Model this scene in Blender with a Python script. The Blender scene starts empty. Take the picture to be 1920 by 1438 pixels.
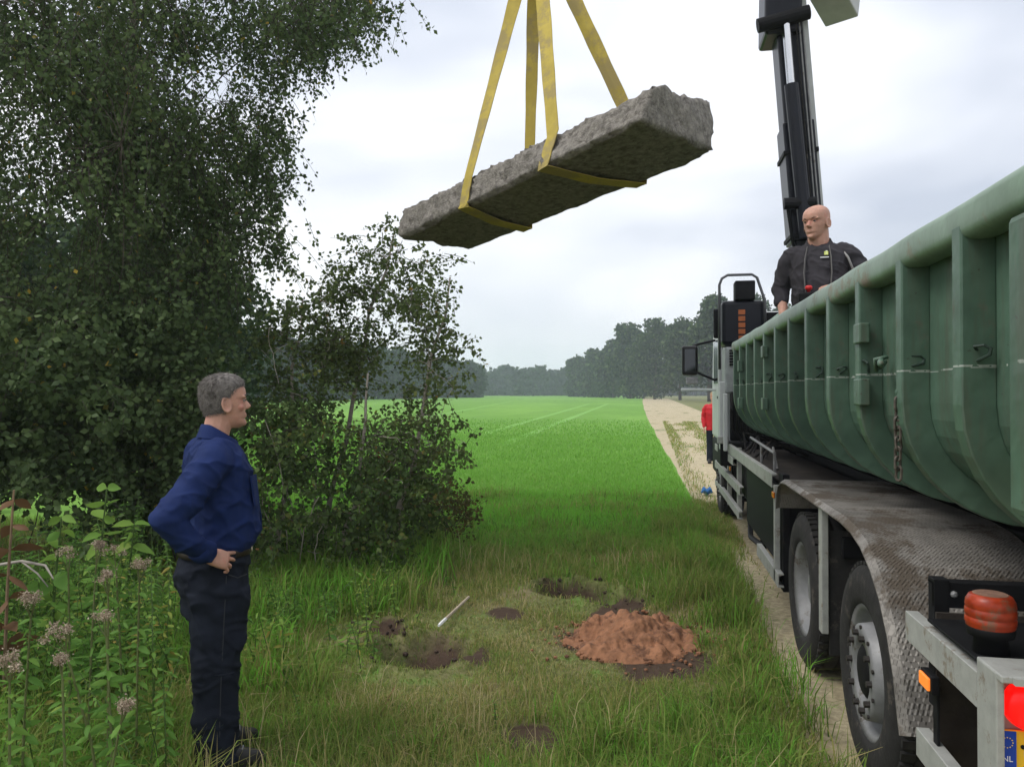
import bpy, math, random
import numpy as np
from mathutils import Vector, Matrix
random.seed(7); RNG = np.random.default_rng(11)
R = math.radians
SC = bpy.context.scene
COL = SC.collection
# ------------------------------------------------------------------ camera
FPX, CAMH = 1420.0, 1.72                      # focal length in photo pixels, eye height
YAW, PITCH = math.atan(262/FPX), math.atan(16/FPX)
cd = bpy.data.cameras.new('camera'); cd.sensor_width = 36; cd.lens = FPX/1920*36
cd.clip_start = .05; cd.clip_end = 3000
cam = bpy.data.objects.new('camera', cd); COL.objects.link(cam)
cam.location = (0, 0, CAMH); cam.rotation_euler = (R(90)+PITCH, 0, YAW)
SC.camera = cam
# ------------------------------------------------------------------ world, sun, exposure
SUN_EL, SUN_AZ = R(52), R(250)                # azimuth clockwise from +Y: the light comes from behind left
W = bpy.data.worlds.new('World'); SC.world = W; W.use_nodes = True
nt = W.node_tree; nt.nodes.clear()
def wn(t, **k):
    n = nt.nodes.new(t)
    for a, v in k.items(): setattr(n, a, v)
    return n
out = wn('ShaderNodeOutputWorld'); bg = wn('ShaderNodeBackground'); bg.inputs[1].default_value = 1.0
sky = wn('ShaderNodeTexSky', sky_type='NISHITA', sun_disc=False, sun_elevation=SUN_EL, sun_rotation=SUN_AZ)
sc_ = wn('ShaderNodeVectorMath', operation='SCALE'); sc_.inputs['Scale'].default_value = .1
nt.links.new(sky.outputs[0], sc_.inputs[0])
tc = wn('ShaderNodeTexCoord'); mp = wn('ShaderNodeMapping'); mp.inputs['Scale'].default_value = (1, 1, 2.1)
mp.inputs['Location'].default_value = (.35, .2, .55)
nt.links.new(tc.outputs['Generated'], mp.inputs[0])
n1 = wn('ShaderNodeTexNoise'); n1.inputs['Scale'].default_value = 1.55; n1.inputs['Detail'].default_value = 4
n1.inputs['Roughness'].default_value = .48; n1.inputs['Distortion'].default_value = .3
nt.links.new(mp.outputs[0], n1.inputs[0])
rp = wn('ShaderNodeValToRGB'); nt.links.new(n1.outputs[0], rp.inputs[0])
e = rp.color_ramp.elements; e[0].position = .37; e[0].color = (.52, .56, .65, 1); e[1].position = .58; e[1].color = (1.02, 1.02, 1.03, 1)
m = e.new(.47); m.color = (.76, .785, .85, 1)
mx = wn('ShaderNodeMix', data_type='RGBA'); mx.inputs[0].default_value = .90
# an overcast sky is a little greyer towards the horizon, all round
sz = wn('ShaderNodeSeparateXYZ'); nt.links.new(tc.outputs['Generated'], sz.inputs[0])
mr_ = wn('ShaderNodeMapRange'); mr_.inputs[1].default_value = 0; mr_.inputs[2].default_value = 1; mr_.inputs[3].default_value = .85; mr_.inputs[4].default_value = 1.35; nt.links.new(sz.outputs['Z'], mr_.inputs[0])
sv = wn('ShaderNodeVectorMath', operation='SCALE'); nt.links.new(rp.outputs[0], sv.inputs[0]); nt.links.new(mr_.outputs[0], sv.inputs['Scale'])
nt.links.new(sc_.outputs[0], mx.inputs[6]); nt.links.new(sv.outputs[0], mx.inputs[7])
nt.links.new(mx.outputs[2], bg.inputs[0]); nt.links.new(bg.outputs[0], out.inputs[0])
sd = bpy.data.lights.new('sun', 'SUN'); sd.energy = 1.5; sd.angle = R(25); sd.color = (1, .97, .92)
sun = bpy.data.objects.new('sun', sd); COL.objects.link(sun)
sun.rotation_euler = Vector((math.sin(SUN_AZ)*math.cos(SUN_EL), math.cos(SUN_AZ)*math.cos(SUN_EL), math.sin(SUN_EL))).to_track_quat('Z', 'Y').to_euler()
sun.location = (-20, -10, 40)
vs = SC.view_settings; vs.view_transform = 'Standard'; vs.look = 'None'; vs.gamma = 1; vs.exposure = 0.42
vs.use_curve_mapping = False
SC.cycles.use_denoising = True; SC.cycles.max_bounces = 6; SC.cycles.volume_bounces = 1
SC.cycles.transparent_max_bounces = 8; SC.cycles.caustics_reflective = False; SC.cycles.caustics_refractive = False
# ------------------------------------------------------------------ pixel -> place
CAM = np.array([0, 0, CAMH])
def ray(px, py):
    x, y, z = (px-960)/FPX, 1.0, -(py-719)/FPX
    y, z = y*math.cos(PITCH)-z*math.sin(PITCH), y*math.sin(PITCH)+z*math.cos(PITCH)
    return np.array([x*math.cos(YAW)-y*math.sin(YAW), x*math.sin(YAW)+y*math.cos(YAW), z])
def dep(px, py, Z): return CAM+ray(px, py)*Z
def gnd(px, py, z=0): d = ray(px, py); return CAM+d*((z-CAMH)/d[2])
# ------------------------------------------------------------------ materials
MAT = {}
def mat(name, col, rough=.7, var=.15, scale=8, metal=0, bump=0, bscale=60, col2=None, patch=None, spec=.3, stretch=(1, 1, 1), sss=0, rough2=None):
    """col varied by noise; col2 mixed in by a second noise above `patch`; bump from a fine noise"""
    if name in MAT: return MAT[name]
    M = bpy.data.materials.new(name); M.use_nodes = True; t = M.node_tree; N = t.nodes; L = t.links
    b = N['Principled BSDF']; b.inputs['Roughness'].default_value = rough; b.inputs['Metallic'].default_value = metal
    b.inputs['Specular IOR Level'].default_value = spec
    if sss: b.inputs['Subsurface Weight'].default_value = sss; b.inputs['Subsurface Radius'].default_value = (.012, .005, .003)
    co = N.new('ShaderNodeTexCoord'); mp = N.new('ShaderNodeMapping'); mp.inputs['Scale'].default_value = stretch
    L.new(co.outputs['Object'], mp.inputs[0])
    nz = N.new('ShaderNodeTexNoise'); nz.inputs['Scale'].default_value = scale; nz.inputs['Detail'].default_value = 6; nz.inputs['Roughness'].default_value = .65
    L.new(mp.outputs[0], nz.inputs[0])
    r = N.new('ShaderNodeValToRGB'); L.new(nz.outputs[0], r.inputs[0])
    r.color_ramp.elements[0].position = .3; r.color_ramp.elements[1].position = .7
    c = np.array(col)
    r.color_ramp.elements[0].color = (*np.clip(c*(1-var), 0, 1), 1); r.color_ramp.elements[1].color = (*np.clip(c*(1+var), 0, 1), 1)
    o = r.outputs[0]
    if col2 is not None:
        n2 = N.new('ShaderNodeTexNoise'); n2.inputs['Scale'].default_value = scale*.6; n2.inputs['Detail'].default_value = 8; n2.inputs['Roughness'].default_value = .75
        L.new(mp.outputs[0], n2.inputs[0])
        r2 = N.new('ShaderNodeValToRGB'); L.new(n2.outputs[0], r2.inputs[0])
        p = patch or .55; r2.color_ramp.elements[0].position = p; r2.color_ramp.elements[1].position = min(p+.08, 1)
        x = N.new('ShaderNodeMix'); x.data_type = 'RGBA'; L.new(r2.outputs[0], x.inputs[0]); L.new(o, x.inputs[6]); x.inputs[7].default_value = (*col2, 1); o = x.outputs[2]
        if rough2 is not None:
            y = N.new('ShaderNodeMix'); y.data_type = 'FLOAT'; L.new(r2.outputs[0], y.inputs[0]); y.inputs[2].default_value = rough; y.inputs[3].default_value = rough2; L.new(y.outputs[0], b.inputs['Roughness'])
    L.new(o, b.inputs['Base Color'])
    if bump:
        n3 = N.new('ShaderNodeTexNoise'); n3.inputs['Scale'].default_value = bscale; n3.inputs['Detail'].default_value = 4
        L.new(mp.outputs[0], n3.inputs[0])
        bp = N.new('ShaderNodeBump'); bp.inputs['Strength'].default_value = bump; bp.inputs['Distance'].default_value = .01
        L.new(n3.outputs[0], bp.inputs['Height']); L.new(bp.outputs[0], b.inputs['Normal'])
    MAT[name] = M; return M
def leafmat(name, stops, trans=.35, rough=.55, patchy=0, spec=.10):
    """colour from the per-leaf number 'rnd'"""
    M = bpy.data.materials.new(name); M.use_nodes = True; t = M.node_tree; N = t.nodes; L = t.links
    b = N['Principled BSDF']; b.inputs['Roughness'].default_value = rough; b.inputs['Specular IOR Level'].default_value = spec
    a = N.new('ShaderNodeAttribute'); a.attribute_name = 'rnd'
    r = N.new('ShaderNodeValToRGB'); L.new(a.outputs['Fac'], r.inputs[0])
    el = r.color_ramp.elements
    el[0].position = stops[0][0]; el[0].color = (*stops[0][1], 1); el[1].position = stops[-1][0]; el[1].color = (*stops[-1][1], 1)
    for p, c in stops[1:-1]: x = el.new(p); x.color = (*c, 1)
    o = r.outputs[0]
    L.new(o, b.inputs['Base Color'])
    tr = N.new('ShaderNodeBsdfTranslucent'); L.new(o, tr.inputs[0])
    ms = N.new('ShaderNodeMixShader'); ms.inputs[0].default_value = trans
    L.new(b.outputs[0], ms.inputs[1]); L.new(tr.outputs[0], ms.inputs[2])
    L.new(ms.outputs[0], N['Material Output'].inputs[0])
    MAT[name] = M; return M
def emat(name, col, strength, base):
    M = mat(name, base, .25, .05); b = M.node_tree.nodes['Principled BSDF']
    b.inputs['Emission Color'].default_value = (*col, 1); b.inputs['Emission Strength'].default_value = strength; return M
# ------------------------------------------------------------------ mesh helpers
def link(name, me, m, parent=None, smooth=False, bevel=0, kind=None, label=None, cat=None, group=None, loc=None):
    o = bpy.data.objects.new(name, me); COL.objects.link(o)
    if m is not None and not me.materials: me.materials.append(m)
    if parent is not None: o.parent = parent
    if smooth: me.polygons.foreach_set('use_smooth', [True]*len(me.polygons))
    if bevel:
        b = o.modifiers.new('bevel', 'BEVEL'); b.width = bevel; b.segments = 2; b.limit_method = 'ANGLE'; b.angle_limit = R(40)
    if loc is not None: o.location = loc
    return tag(o, label, cat, group, kind)
def tag(o, label=None, cat=None, group=None, kind=None):
    if label: o['label'] = label
    if cat: o['category'] = cat
    if group: o['group'] = group
    if kind: o['kind'] = kind
    return o
def empty(name, loc=(0, 0, 0), rz=0, label=None, cat=None, group=None):
    o = bpy.data.objects.new(name, None); COL.objects.link(o); o.empty_display_size = .1
    o.location = loc; o.rotation_euler = (0, 0, rz); return tag(o, label, cat, group)
class MB:
    def __init__(s): s.v = []; s.f = []
    def add(s, vs, fs):
        k = len(s.v); s.v += [tuple(map(float, p)) for p in vs]; s.f += [tuple(i+k for i in f) for f in fs]; return s
    def box(s, x0, x1, y0, y1, z0, z1, M=None):
        v = [(x, y, z) for x in (x0, x1) for y in (y0, y1) for z in (z0, z1)]
        if M is not None: v = [tuple(M @ Vector(p)) for p in v]
        return s.add(v, [(0, 1, 3, 2), (4, 6, 7, 5), (0, 4, 5, 1), (2, 3, 7, 6), (0, 2, 6, 4), (1, 5, 7, 3)])
    def rings(s, rs, closed=True, caps=True):
        n = len(rs[0]); vs = [p for r in rs for p in r]; fs = []
        for i in range(len(rs)-1):
            for j in range(n if closed else n-1):
                a = i*n+j; b = i*n+(j+1) % n; fs.append((a, b, b+n, a+n))
        if caps and closed: fs += [tuple(range(n))[::-1], tuple(range((len(rs)-1)*n, len(rs)*n))]
        return s.add(vs, fs)
    def tube(s, pts, rad, n=8, caps=True):
        pts = [Vector(p) for p in pts]; rad = rad if isinstance(rad, (list, tuple)) else [rad]*len(pts); rs = []
        up = Vector((0, 0, 1)); t0 = (pts[1]-pts[0]).normalized()
        if abs(t0.z) > .9: up = Vector((0, 1, 0))
        a = t0.cross(up).normalized()
        for i, p in enumerate(pts):
            t = (pts[min(i+1, len(pts)-1)]-pts[max(i-1, 0)]).normalized()
            a = (a-t*a.dot(t)).normalized(); b = t.cross(a)
            r = rad[i]; ra, rb = r if isinstance(r, tuple) else (r, r)
            rs.append([p+a*(math.cos(2*math.pi*k/n)*ra)+b*(math.sin(2*math.pi*k/n)*rb) for k in range(n)])
        return s.rings(rs, caps=caps)
    def lathe(s, prof, axis='z', n=24, c=(0, 0, 0), caps=True):
        rs = []
        for r, h in prof:
            ring = []
            for k in range(n):
                a = 2*math.pi*k/n; x, y = r*math.cos(a), r*math.sin(a)
                ring.append((c[0]+x, c[1]+y, c[2]+h) if axis == 'z' else (c[0]+h, c[1]+x, c[2]+y))
            rs.append(ring)
        return s.rings(rs, caps=caps)
    def ell(s, c, r, n=14, m=9, M=None):
        rs = []
        for i in range(m):
            a = -math.pi/2+math.pi*(i+.5)/m if False else -1.5+3.0*i/(m-1)
            rs.append([Vector((r[0]*math.cos(a)*math.cos(2*math.pi*k/n), r[1]*math.cos(a)*math.sin(2*math.pi*k/n), r[2]*math.sin(a))) for k in range(n)])
        rs = [[(M @ p if M is not None else p)+Vector(c) for p in r_] for r_ in rs]
        return s.rings(rs)
    def prism(s, poly, a0, a1, axis='x'):
        """poly: points in the plane across the axis; extruded from a0 to a1"""
        f = {'x': lambda p, a: (a, p[0], p[1]), 'y': lambda p, a: (p[0], a, p[1]), 'z': lambda p, a: (p[0], p[1], a)}[axis]
        return s.rings([[f(p, a0) for p in poly], [f(p, a1) for p in poly]])
    def mesh(s, name):
        me = bpy.data.meshes.new(name); me.from_pydata(s.v, [], s.f); me.update()
        import bmesh
        b = bmesh.new(); b.from_mesh(me); bmesh.ops.recalc_face_normals(b, faces=b.faces); b.to_mesh(me); b.free()
        return me
    def build(s, name, m, parent=None, **k): return link(name, s.mesh(name), m, parent, **k)
def np_mesh(name, V, F, rnd=None, smooth=False):
    """V (n,3), F (m,3) or (m,4) -> mesh, fast"""
    me = bpy.data.meshes.new(name); k = F.shape[1]
    me.vertices.add(len(V)); me.vertices.foreach_set('co', V.astype(np.float32).ravel())
    me.loops.add(F.size); me.loops.foreach_set('vertex_index', F.astype(np.int32).ravel())
    me.polygons.add(len(F)); me.polygons.foreach_set('loop_start', np.arange(0, F.size, k, dtype=np.int32))
    if smooth: me.polygons.foreach_set('use_smooth', np.ones(len(F), bool))
    me.update(calc_edges=True)
    if rnd is not None:
        a = me.attributes.new('rnd', 'FLOAT', 'POINT'); a.data.foreach_set('value', rnd.astype(np.float32))
    return me
def unit(a): return a/np.maximum(np.linalg.norm(a, axis=-1, keepdims=True), 1e-9)
def vnoise(x, y, s=1.0, seed=0, octv=3):
    """smooth value noise, vectorised, about -1..1"""
    x = np.asarray(x, float); y = np.asarray(y, float); tot = 0; amp = 1; nrm = 0
    for o in range(octv):
        X = x*s*2**o+seed*17.3; Y = y*s*2**o-seed*9.1
        xi = np.floor(X); yi = np.floor(Y); u = X-xi; v = Y-yi; u = u*u*(3-2*u); v = v*v*(3-2*v)
        def h(i, j):
            q = np.sin(i*127.1+j*311.7+seed*74.7+o*13.3)*43758.5453; return (q-np.floor(q))*2-1
        tot = tot+amp*((h(xi, yi)*(1-u)+h(xi+1, yi)*u)*(1-v)+(h(xi, yi+1)*(1-u)+h(xi+1, yi+1)*u)*v); nrm += amp; amp *= .5
    return tot/nrm
def leaves(P, size, rnd, elong=1.5, D=None, flat=.35, fine=False, fold=.18):
    """leaf blades at P (n,3): two triangles each, or four for a pointed, folded leaf; D = direction of the midrib"""
    n = len(P); size = np.broadcast_to(size, (n,))[:, None]
    if D is None: D = RNG.normal(size=(n, 3)); D[:, 2] = D[:, 2]*.7-.5
    D = unit(D); A = RNG.normal(size=(n, 3)); A[:, 2] *= flat; S = unit(np.cross(D, A+1e-6)); Nn = np.cross(S, D)
    if fine:
        L = size*elong; w = size*.5
        dr = RNG.uniform(.05, .45, (n, 1)); up = Nn*w*fold*1.6
        def at(f): return P+D*L*f-np.array([0, 0, 1.])*L*dr*f*f
        c1, c2, c3 = at(.22), at(.5), at(.78)
        V = np.stack([P, c1+S*w*.75+up, c1, c1-S*w*.75+up, c2+S*w*.95+up, c2, c2-S*w*.95+up, c3+S*w*.55+up*.6, c3, c3-S*w*.55+up*.6, at(1.)], 1).reshape(-1, 3)
        t = np.array([[0, 2, 1], [0, 3, 2], [1, 2, 5], [1, 5, 4], [2, 3, 6], [2, 6, 5], [4, 5, 8], [4, 8, 7], [5, 6, 9], [5, 9, 8], [7, 8, 10], [8, 9, 10]]); k = 11
    else:
        L = size*elong; w = size*.5
        V = np.stack([P, P+D*L*.45+S*w+Nn*w*fold, P+D*L, P+D*L*.45-S*w+Nn*w*fold], 1).reshape(-1, 3); t = np.array([[0, 1, 2], [0, 2, 3]]); k = 4
    F = (np.arange(n)[:, None, None]*k+t[None]).reshape(-1, 3)
    return V, F, np.repeat(rnd, k)
def blades(P, h, w, lean, rnd, az=None):
    """grass blades: base P, height h, width w, lean 0..1"""
    n = len(P); az = RNG.uniform(0, 2*math.pi, n) if az is None else az
    d = np.stack([np.cos(az), np.sin(az), np.zeros(n)], 1); sd_ = az+math.pi/2+RNG.normal(0, .5, n)
    s = np.stack([np.cos(sd_), np.sin(sd_), np.zeros(n)], 1)*w[:, None]*.5; z = np.array([0, 0, 1.])
    mid = P+d*(h*lean*.35)[:, None]+z*(h*.58*(1-lean*.15))[:, None]
    tip = P+d*(h*lean)[:, None]+z*(h*(1-lean*.5))[:, None]
    V = np.stack([P-s, P+s, mid-s*.8, mid+s*.8, tip], 1).reshape(-1, 3)
    t = np.array([[0, 1, 3], [0, 3, 2], [2, 3, 4]]); F = (np.arange(n)[:, None, None]*5+t[None]).reshape(-1, 3)
    return V, F, np.repeat(rnd, 5)
def cat_parts(L):
    Vs, Fs, Rs, k = [], [], [], 0
    for V, F, r in L: Vs.append(V); Fs.append(F+k); Rs.append(r); k += len(V)
    return np.concatenate(Vs), np.concatenate(Fs), np.concatenate(Rs)
# ================================================================== ground, field, track
PITS = [(-1.48, 4.80, .30, .26), (-.66, 6.55, .30, .22), (-1.95, 5.15, .2, .12), (-.22, 6.25, .25, .06)]
SOIL = [(-1.46, 4.79, .31), (-.66, 6.53, .28), (-1.93, 5.15, .18), (-.2, 6.28, .2), (-.12, 5.3, .45), (-1.1, 5.75, .14), (-.62, 3.72, .15), (-1.15, 4.75, .14), (-.28, 5.85, .22), (.05, 4.95, .3)]
TRACK0, TRACK1, FIELD_Y = .62, 4.3, 9.0
def track_shift(y): return np.interp(y, [0, 14, 26, 60, 120, 240, 900], [0, 0, -.32, -1.1, -2.0, -3.4, -3.4])   # the track widens to the left further on
def height(x, y):
    x = np.asarray(x, float); y = np.asarray(y, float)
    near = np.clip((16-y)/4, 0, 1)*np.clip((y+4)/3, 0, 1)*np.clip((x+16)/4, 0, 1)
    tr = np.clip((x-TRACK0)/.3, 0, 1)*np.clip((TRACK1-x)/.3, 0, 1)
    z = near*(1-tr)*(.045*vnoise(x, y, .9, 1)+.012*vnoise(x, y, 5, 2))
    z = z+.03*near*np.exp(-((x-.45)/.3)**2)                         # low bank along the track
    for c in (.98, 3.05): z = z-.035*np.exp(-((x-c)/.28)**2)*np.clip((70-y)/30, 0, 1)
    z = z+.012*tr*vnoise(x, y, 2.2, 5)*np.clip((60-y)/20, 0, 1)
    for px, py, r, d in PITS:
        q = np.hypot(x-px, (y-py)*1.15)/r*(1+.25*vnoise(x, y, 6, 8)); z = z-d*np.exp(-np.clip(q, 0, 4)**4)+.035*np.exp(-((q-1.35)/.3)**2)*(1+vnoise(x, y, 8, 4))
    return z
def soilmask(x, y):
    m = np.zeros(np.shape(x))
    for px, py, r in SOIL:
        q = np.hypot(x-px, y-py)/r*(1+.35*vnoise(x, y, 5, 9)); m = np.maximum(m, np.clip(1.35-q, 0, 1))
    return m
def trampled(x, y):
    """grass is trodden short round the holes, the heap and the stake"""
    f = np.ones(np.shape(x))
    for cx_, cy_, r_ in ((-1.48, 4.55, .75), (-.66, 6.25, .8), (-1.95, 4.95, .6), (-.1, 5.1, 1.05), (-1.3, 5.4, .6)): f = np.minimum(f, np.clip(np.hypot(x-cx_, y-cy_)/r_, .42, 1))
    return f
def spaced(a, b, d0, d1): # steps growing from d0 to d1
    o = [a]; s = d0
    while o[-1] < b: o.append(o[-1]+s); s = min(s*1.12, d1)
    o[-1] = b; return o
ys = list(np.arange(-60, 0, 4.0))+list(np.arange(0, 2.4, .3))+list(np.arange(2.4, 7.6, .04))+list(np.arange(7.6, FIELD_Y, .12))+spaced(FIELD_Y, 900, .2, 40)
xl = [-a for a in spaced(4.2, 900, .1, 40)][::-1]
xs = xl[:-1]+list(np.arange(-4.2, TRACK0, .0402))+[TRACK0]+list(np.linspace(TRACK0, TRACK1, 34))[1:]+spaced(TRACK1, 900, .15, 40)[1:]
xs = np.array(xs); ys = np.array(ys)
GX, GY = np.meshgrid(xs, ys); GX2 = GX.copy()
nr = np.exp(-((GX-TRACK0)/.25)**2); GX2 += nr*.07*vnoise(GY*.9, GY*0+.5, 1, 3)
GX2 += track_shift(GY)*np.clip(np.minimum((TRACK1-GX)/(TRACK1-TRACK0), (GX+30)/(TRACK0+30)), 0, 1)
V = np.stack([GX2, GY, height(GX2, GY)], -1).reshape(-1, 3); soil = soilmask(GX2, GY).ravel()
nx, ny = len(xs), len(ys)
ii, jj = np.meshgrid(np.arange(nx-1), np.arange(ny-1)); i0 = (jj*nx+ii)
Q = np.stack([i0, i0+1, i0+nx+1, i0+nx], -1).reshape(-1, 4)
cx = ((GX[:-1, :-1]+GX[1:, 1:])/2).ravel(); cy = ((GY[:-1, :-1]+GY[1:, 1:])/2).ravel()
istrack = (cx > TRACK0) & (cx < TRACK1) & (cy < 200); isfield = (~istrack) & (cy > FIELD_Y) & (cx < TRACK0)
def sub(name, mask, m):
    q = Q[mask]; u, inv = np.unique(q, return_inverse=True)
    me = np_mesh(name, V[u], inv.reshape(q.shape), soil[u], smooth=True)
    return link(name, me, m, kind='structure')
def groundmat(name, base, alts, soilc, bump=.5):
    """base colour broken up by noises; alts = (scale, threshold, colour); attribute rnd = bare earth"""
    M = bpy.data.materials.new(name); M.use_nodes = True; t = M.node_tree; N = t.nodes; L = t.links
    b = N['Principled BSDF']; b.inputs['Roughness'].default_value = .95; b.inputs['Specular IOR Level'].default_value = .1
    co = N.new('ShaderNodeTexCoord'); cur = None
    nz = N.new('ShaderNodeTexNoise'); nz.inputs['Scale'].default_value = 22; nz.inputs['Detail'].default_value = 9; nz.inputs['Roughness'].default_value = .7
    L.new(co.outputs['Object'], nz.inputs[0])
    r = N.new('ShaderNodeValToRGB'); L.new(nz.outputs[0], r.inputs[0]); r.color_ramp.elements[0].position = .35; r.color_ramp.elements[1].position = .68
    c = np.array(base); r.color_ramp.elements[0].color = (*c*.6, 1); r.color_ramp.elements[1].color = (*c*1.3, 1); cur = r.outputs[0]
    for sc, th, ac, st in alts:
        mp = N.new('ShaderNodeMapping'); mp.inputs['Scale'].default_value = st; L.new(co.outputs['Object'], mp.inputs[0])
        n2 = N.new('ShaderNodeTexNoise'); n2.inputs['Scale'].default_value = sc; n2.inputs['Detail'].default_value = 7; n2.inputs['Roughness'].default_value = .62; L.new(mp.outputs[0], n2.inputs[0])
        r2 = N.new('ShaderNodeValToRGB'); L.new(n2.outputs[0], r2.inputs[0]); r2.color_ramp.elements[0].position = th; r2.color_ramp.elements[1].position = th+.12
        x = N.new('ShaderNodeMix'); x.data_type = 'RGBA'; L.new(r2.outputs[0], x.inputs[0]); L.new(cur, x.inputs[6]); x.inputs[7].default_value = (*ac, 1); cur = x.outputs[2]
    if soilc is not None:
        a = N.new('ShaderNodeAttribute'); a.attribute_name = 'rnd'
        r3 = N.new('ShaderNodeValToRGB'); L.new(a.outputs['Fac'], r3.inputs[0]); r3.color_ramp.elements[0].position = .12; r3.color_ramp.elements[1].position = .42
        r4 = N.new('ShaderNodeValToRGB'); L.new(nz.outputs[0], r4.inputs[0]); r4.color_ramp.elements[0].color = (*np.array(soilc)*.5, 1); r4.color_ramp.elements[1].color = (*np.array(soilc)*1.7, 1)
        x = N.new('ShaderNodeMix'); x.data_type = 'RGBA'; L.new(r3.outputs[0], x.inputs[0]); L.new(cur, x.inputs[6]); L.new(r4.outputs[0], x.inputs[7]); cur = x.outputs[2]
    L.new(cur, b.inputs['Base Color'])
    bp = N.new('ShaderNodeBump'); bp.inputs['Strength'].default_value = bump; bp.inputs['Distance'].default_value = .03
    L.new(nz.outputs[0], bp.inputs['Height']); L.new(bp.outputs[0], b.inputs['Normal']); return M
GM = groundmat('verge earth and thatch', (.15, .165, .06), [(1.3, .50, (.21, .18, .095), (1, 1, 1)), (4, .56, (.13, .22, .05), (1, 1, 1))], (.062, .042, .030))
FM = groundmat('young crop', (.135, .285, .045), [(.10, .47, (.16, .31, .055), (1, .35, 1)), (.55, .58, (.13, .255, .055), (1.6, .12, 1)), (2.2, .62, (.19, .27, .08), (1, .3, 1))], None, .3)
TM = groundmat('pale sandy track', (.44, .375, .25), [(1.6, .53, (.36, .30, .18), (1, .5, 1)), (.8, .57, (.11, .16, .05), (1.1, .28, 1)), (3.5, .60, (.14, .17, .06), (1, .6, 1))], None, .5)
sub('ground', ~istrack & ~isfield, GM); sub('field', isfield, FM); sub('dirt_track', istrack, TM)
# tractor lines across the crop: paler rows of pressed, thin crop (flush sheets just above the field)
LM = mat('pressed crop rows', (.165, .345, .065), .95, .25, 6, bump=.3, bscale=30)
for k, (pa, pb) in enumerate([((905, 815), (1105, 757)), ((940, 835), (1140, 757)), ((760, 790), (960, 752))]):
    a, c = gnd(*pa), gnd(*pb); ax = np.linspace(0, 1, 40)[:, None]; P = a+(c-a)*ax; P[:, 2] = .012
    nrm = unit(np.cross(c-a, [0, 0, 1])[None])[0]; wv = (.22+.10*vnoise(ax[:, 0]*30, ax[:, 0]*0, 1, k+4))[:, None]
    VV = np.concatenate([P-nrm*wv, P+nrm*wv]); F = np.array([[i, i+1, 41+i, 40+i] for i in range(39)])
    link('wheel_mark', np_mesh('wheel_mark', VV, F), LM, kind='structure')
# sand mound
sm = mat('fresh orange sand', (.25, .118, .062), .95, .35, 14, bump=1, bscale=40, col2=(.12, .058, .034), patch=.52)
n = 130; u = np.linspace(-1, 1, n); MX, MY = np.meshgrid(u, u); rr = np.hypot(MX*(1+.15*vnoise(MX, MY, 1.3, 2)), MY*(1+.15*vnoise(MX, MY, 1.5, 6)))
hz = np.clip(1-rr, 0, 1); sk = np.exp(-((MX+.15)**2+(MY-.15)**2)*2.2)
hz = np.clip(hz+.16*vnoise(MX, MY, 4, 31, 3)-.05, 0, 1)
Z = .18*hz**.8*(.6+.5*sk)+.085*vnoise(MX, MY, 2.9, 3, 4)*np.clip(hz*4, 0, 1)-.030*np.clip(1-np.abs(vnoise(MX*1.3, MY*.6+MX*.4, 3.6, 22, 2))*4, 0, 1)*np.clip(hz*3, 0, 1)-.050*np.abs(vnoise(MX*.7+MY*.3, MY, 4.5, 5, 3))*np.clip(hz*5, 0, 1)+.012*vnoise(MX, MY, 14, 8, 2)*np.clip(hz*5, 0, 1)+.015-.03*(1-np.clip(hz*6, 0, 1))
PX = -.13+MX*.54; PY = 5.36+MY*.54
MV = np.stack([PX, PY, height(PX, PY)*.6+Z], -1).reshape(-1, 3); k = np.arange(n-1); a0 = (k[:, None]*n+k[None]).ravel()
link('sand_mound', np_mesh('sand_mound', MV, np.stack([a0, a0+1, a0+n+1, a0+n], 1), smooth=True), sm, label='mound of freshly dug orange-brown sand on the grass', cat='sand mound')
# loose clods of dark earth round the holes
cl = MB()
for px, py, r, d in PITS:
    for _ in range(36):
        a = random.uniform(0, 6.28); q = r*random.uniform(.5, 1.25); s = random.uniform(.006, .022); x, y = px+q*math.cos(a), py+q*math.sin(a)
        z = float(height(x, y)); cl.ell((x, y, z+s*.3), (s*random.uniform(.7, 1.3), s, s*.8), 6, 4)
cl.build('soil_clods', mat('dark turned earth', (.05, .033, .025), .95, .4, 30, bump=.5), kind='stuff', label='crumbled dark earth round the dug holes', cat='soil')
sd3 = MB()
for _ in range(260):
    a = random.uniform(0, 6.28); q = random.gauss(.46, .12); s = random.uniform(.005, .020); x, y = -.13+q*1.0*math.cos(a), 5.36+q*math.sin(a); z = float(height(x, y)); sd3.ell((x, y, z+s*.4+.01), (s*random.uniform(.7, 1.4), s, s*.7), 6, 4)
sd3.build('sand_crumbs', sm, kind='stuff', label='crumbs of orange sand spilled round the mound', cat='sand')
# wooden stake and rag
p0, p1 = gnd(823, 1191), gnd(879, 1135); p0[2] = float(height(p0[0], p0[1]))+.04; p1[2] = float(height(p1[0], p1[1]))+.05
st = MB(); st.tube([p0, p0*.985+p1*.015, p0*.9+p1*.1, p1], [.008, .011, .012, .011], 6)
so = st.build('stake', mat('weathered pale wood', (.42, .35, .26), .85, .25, 20, stretch=(1, 1, 1), bump=.4), label='pale wooden stake with a white painted end lying in the grass', cat='stake')
st = MB(); d = (p1-p0); st.tube([p0+d*-.004, p0+d*.02, p0+d*.1, p0+d*.2], [.009, .0128, .0138, .0128], 6)
st.build('painted_tip', mat('white stake paint', (.75, .75, .72), .6, .1), so)
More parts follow.
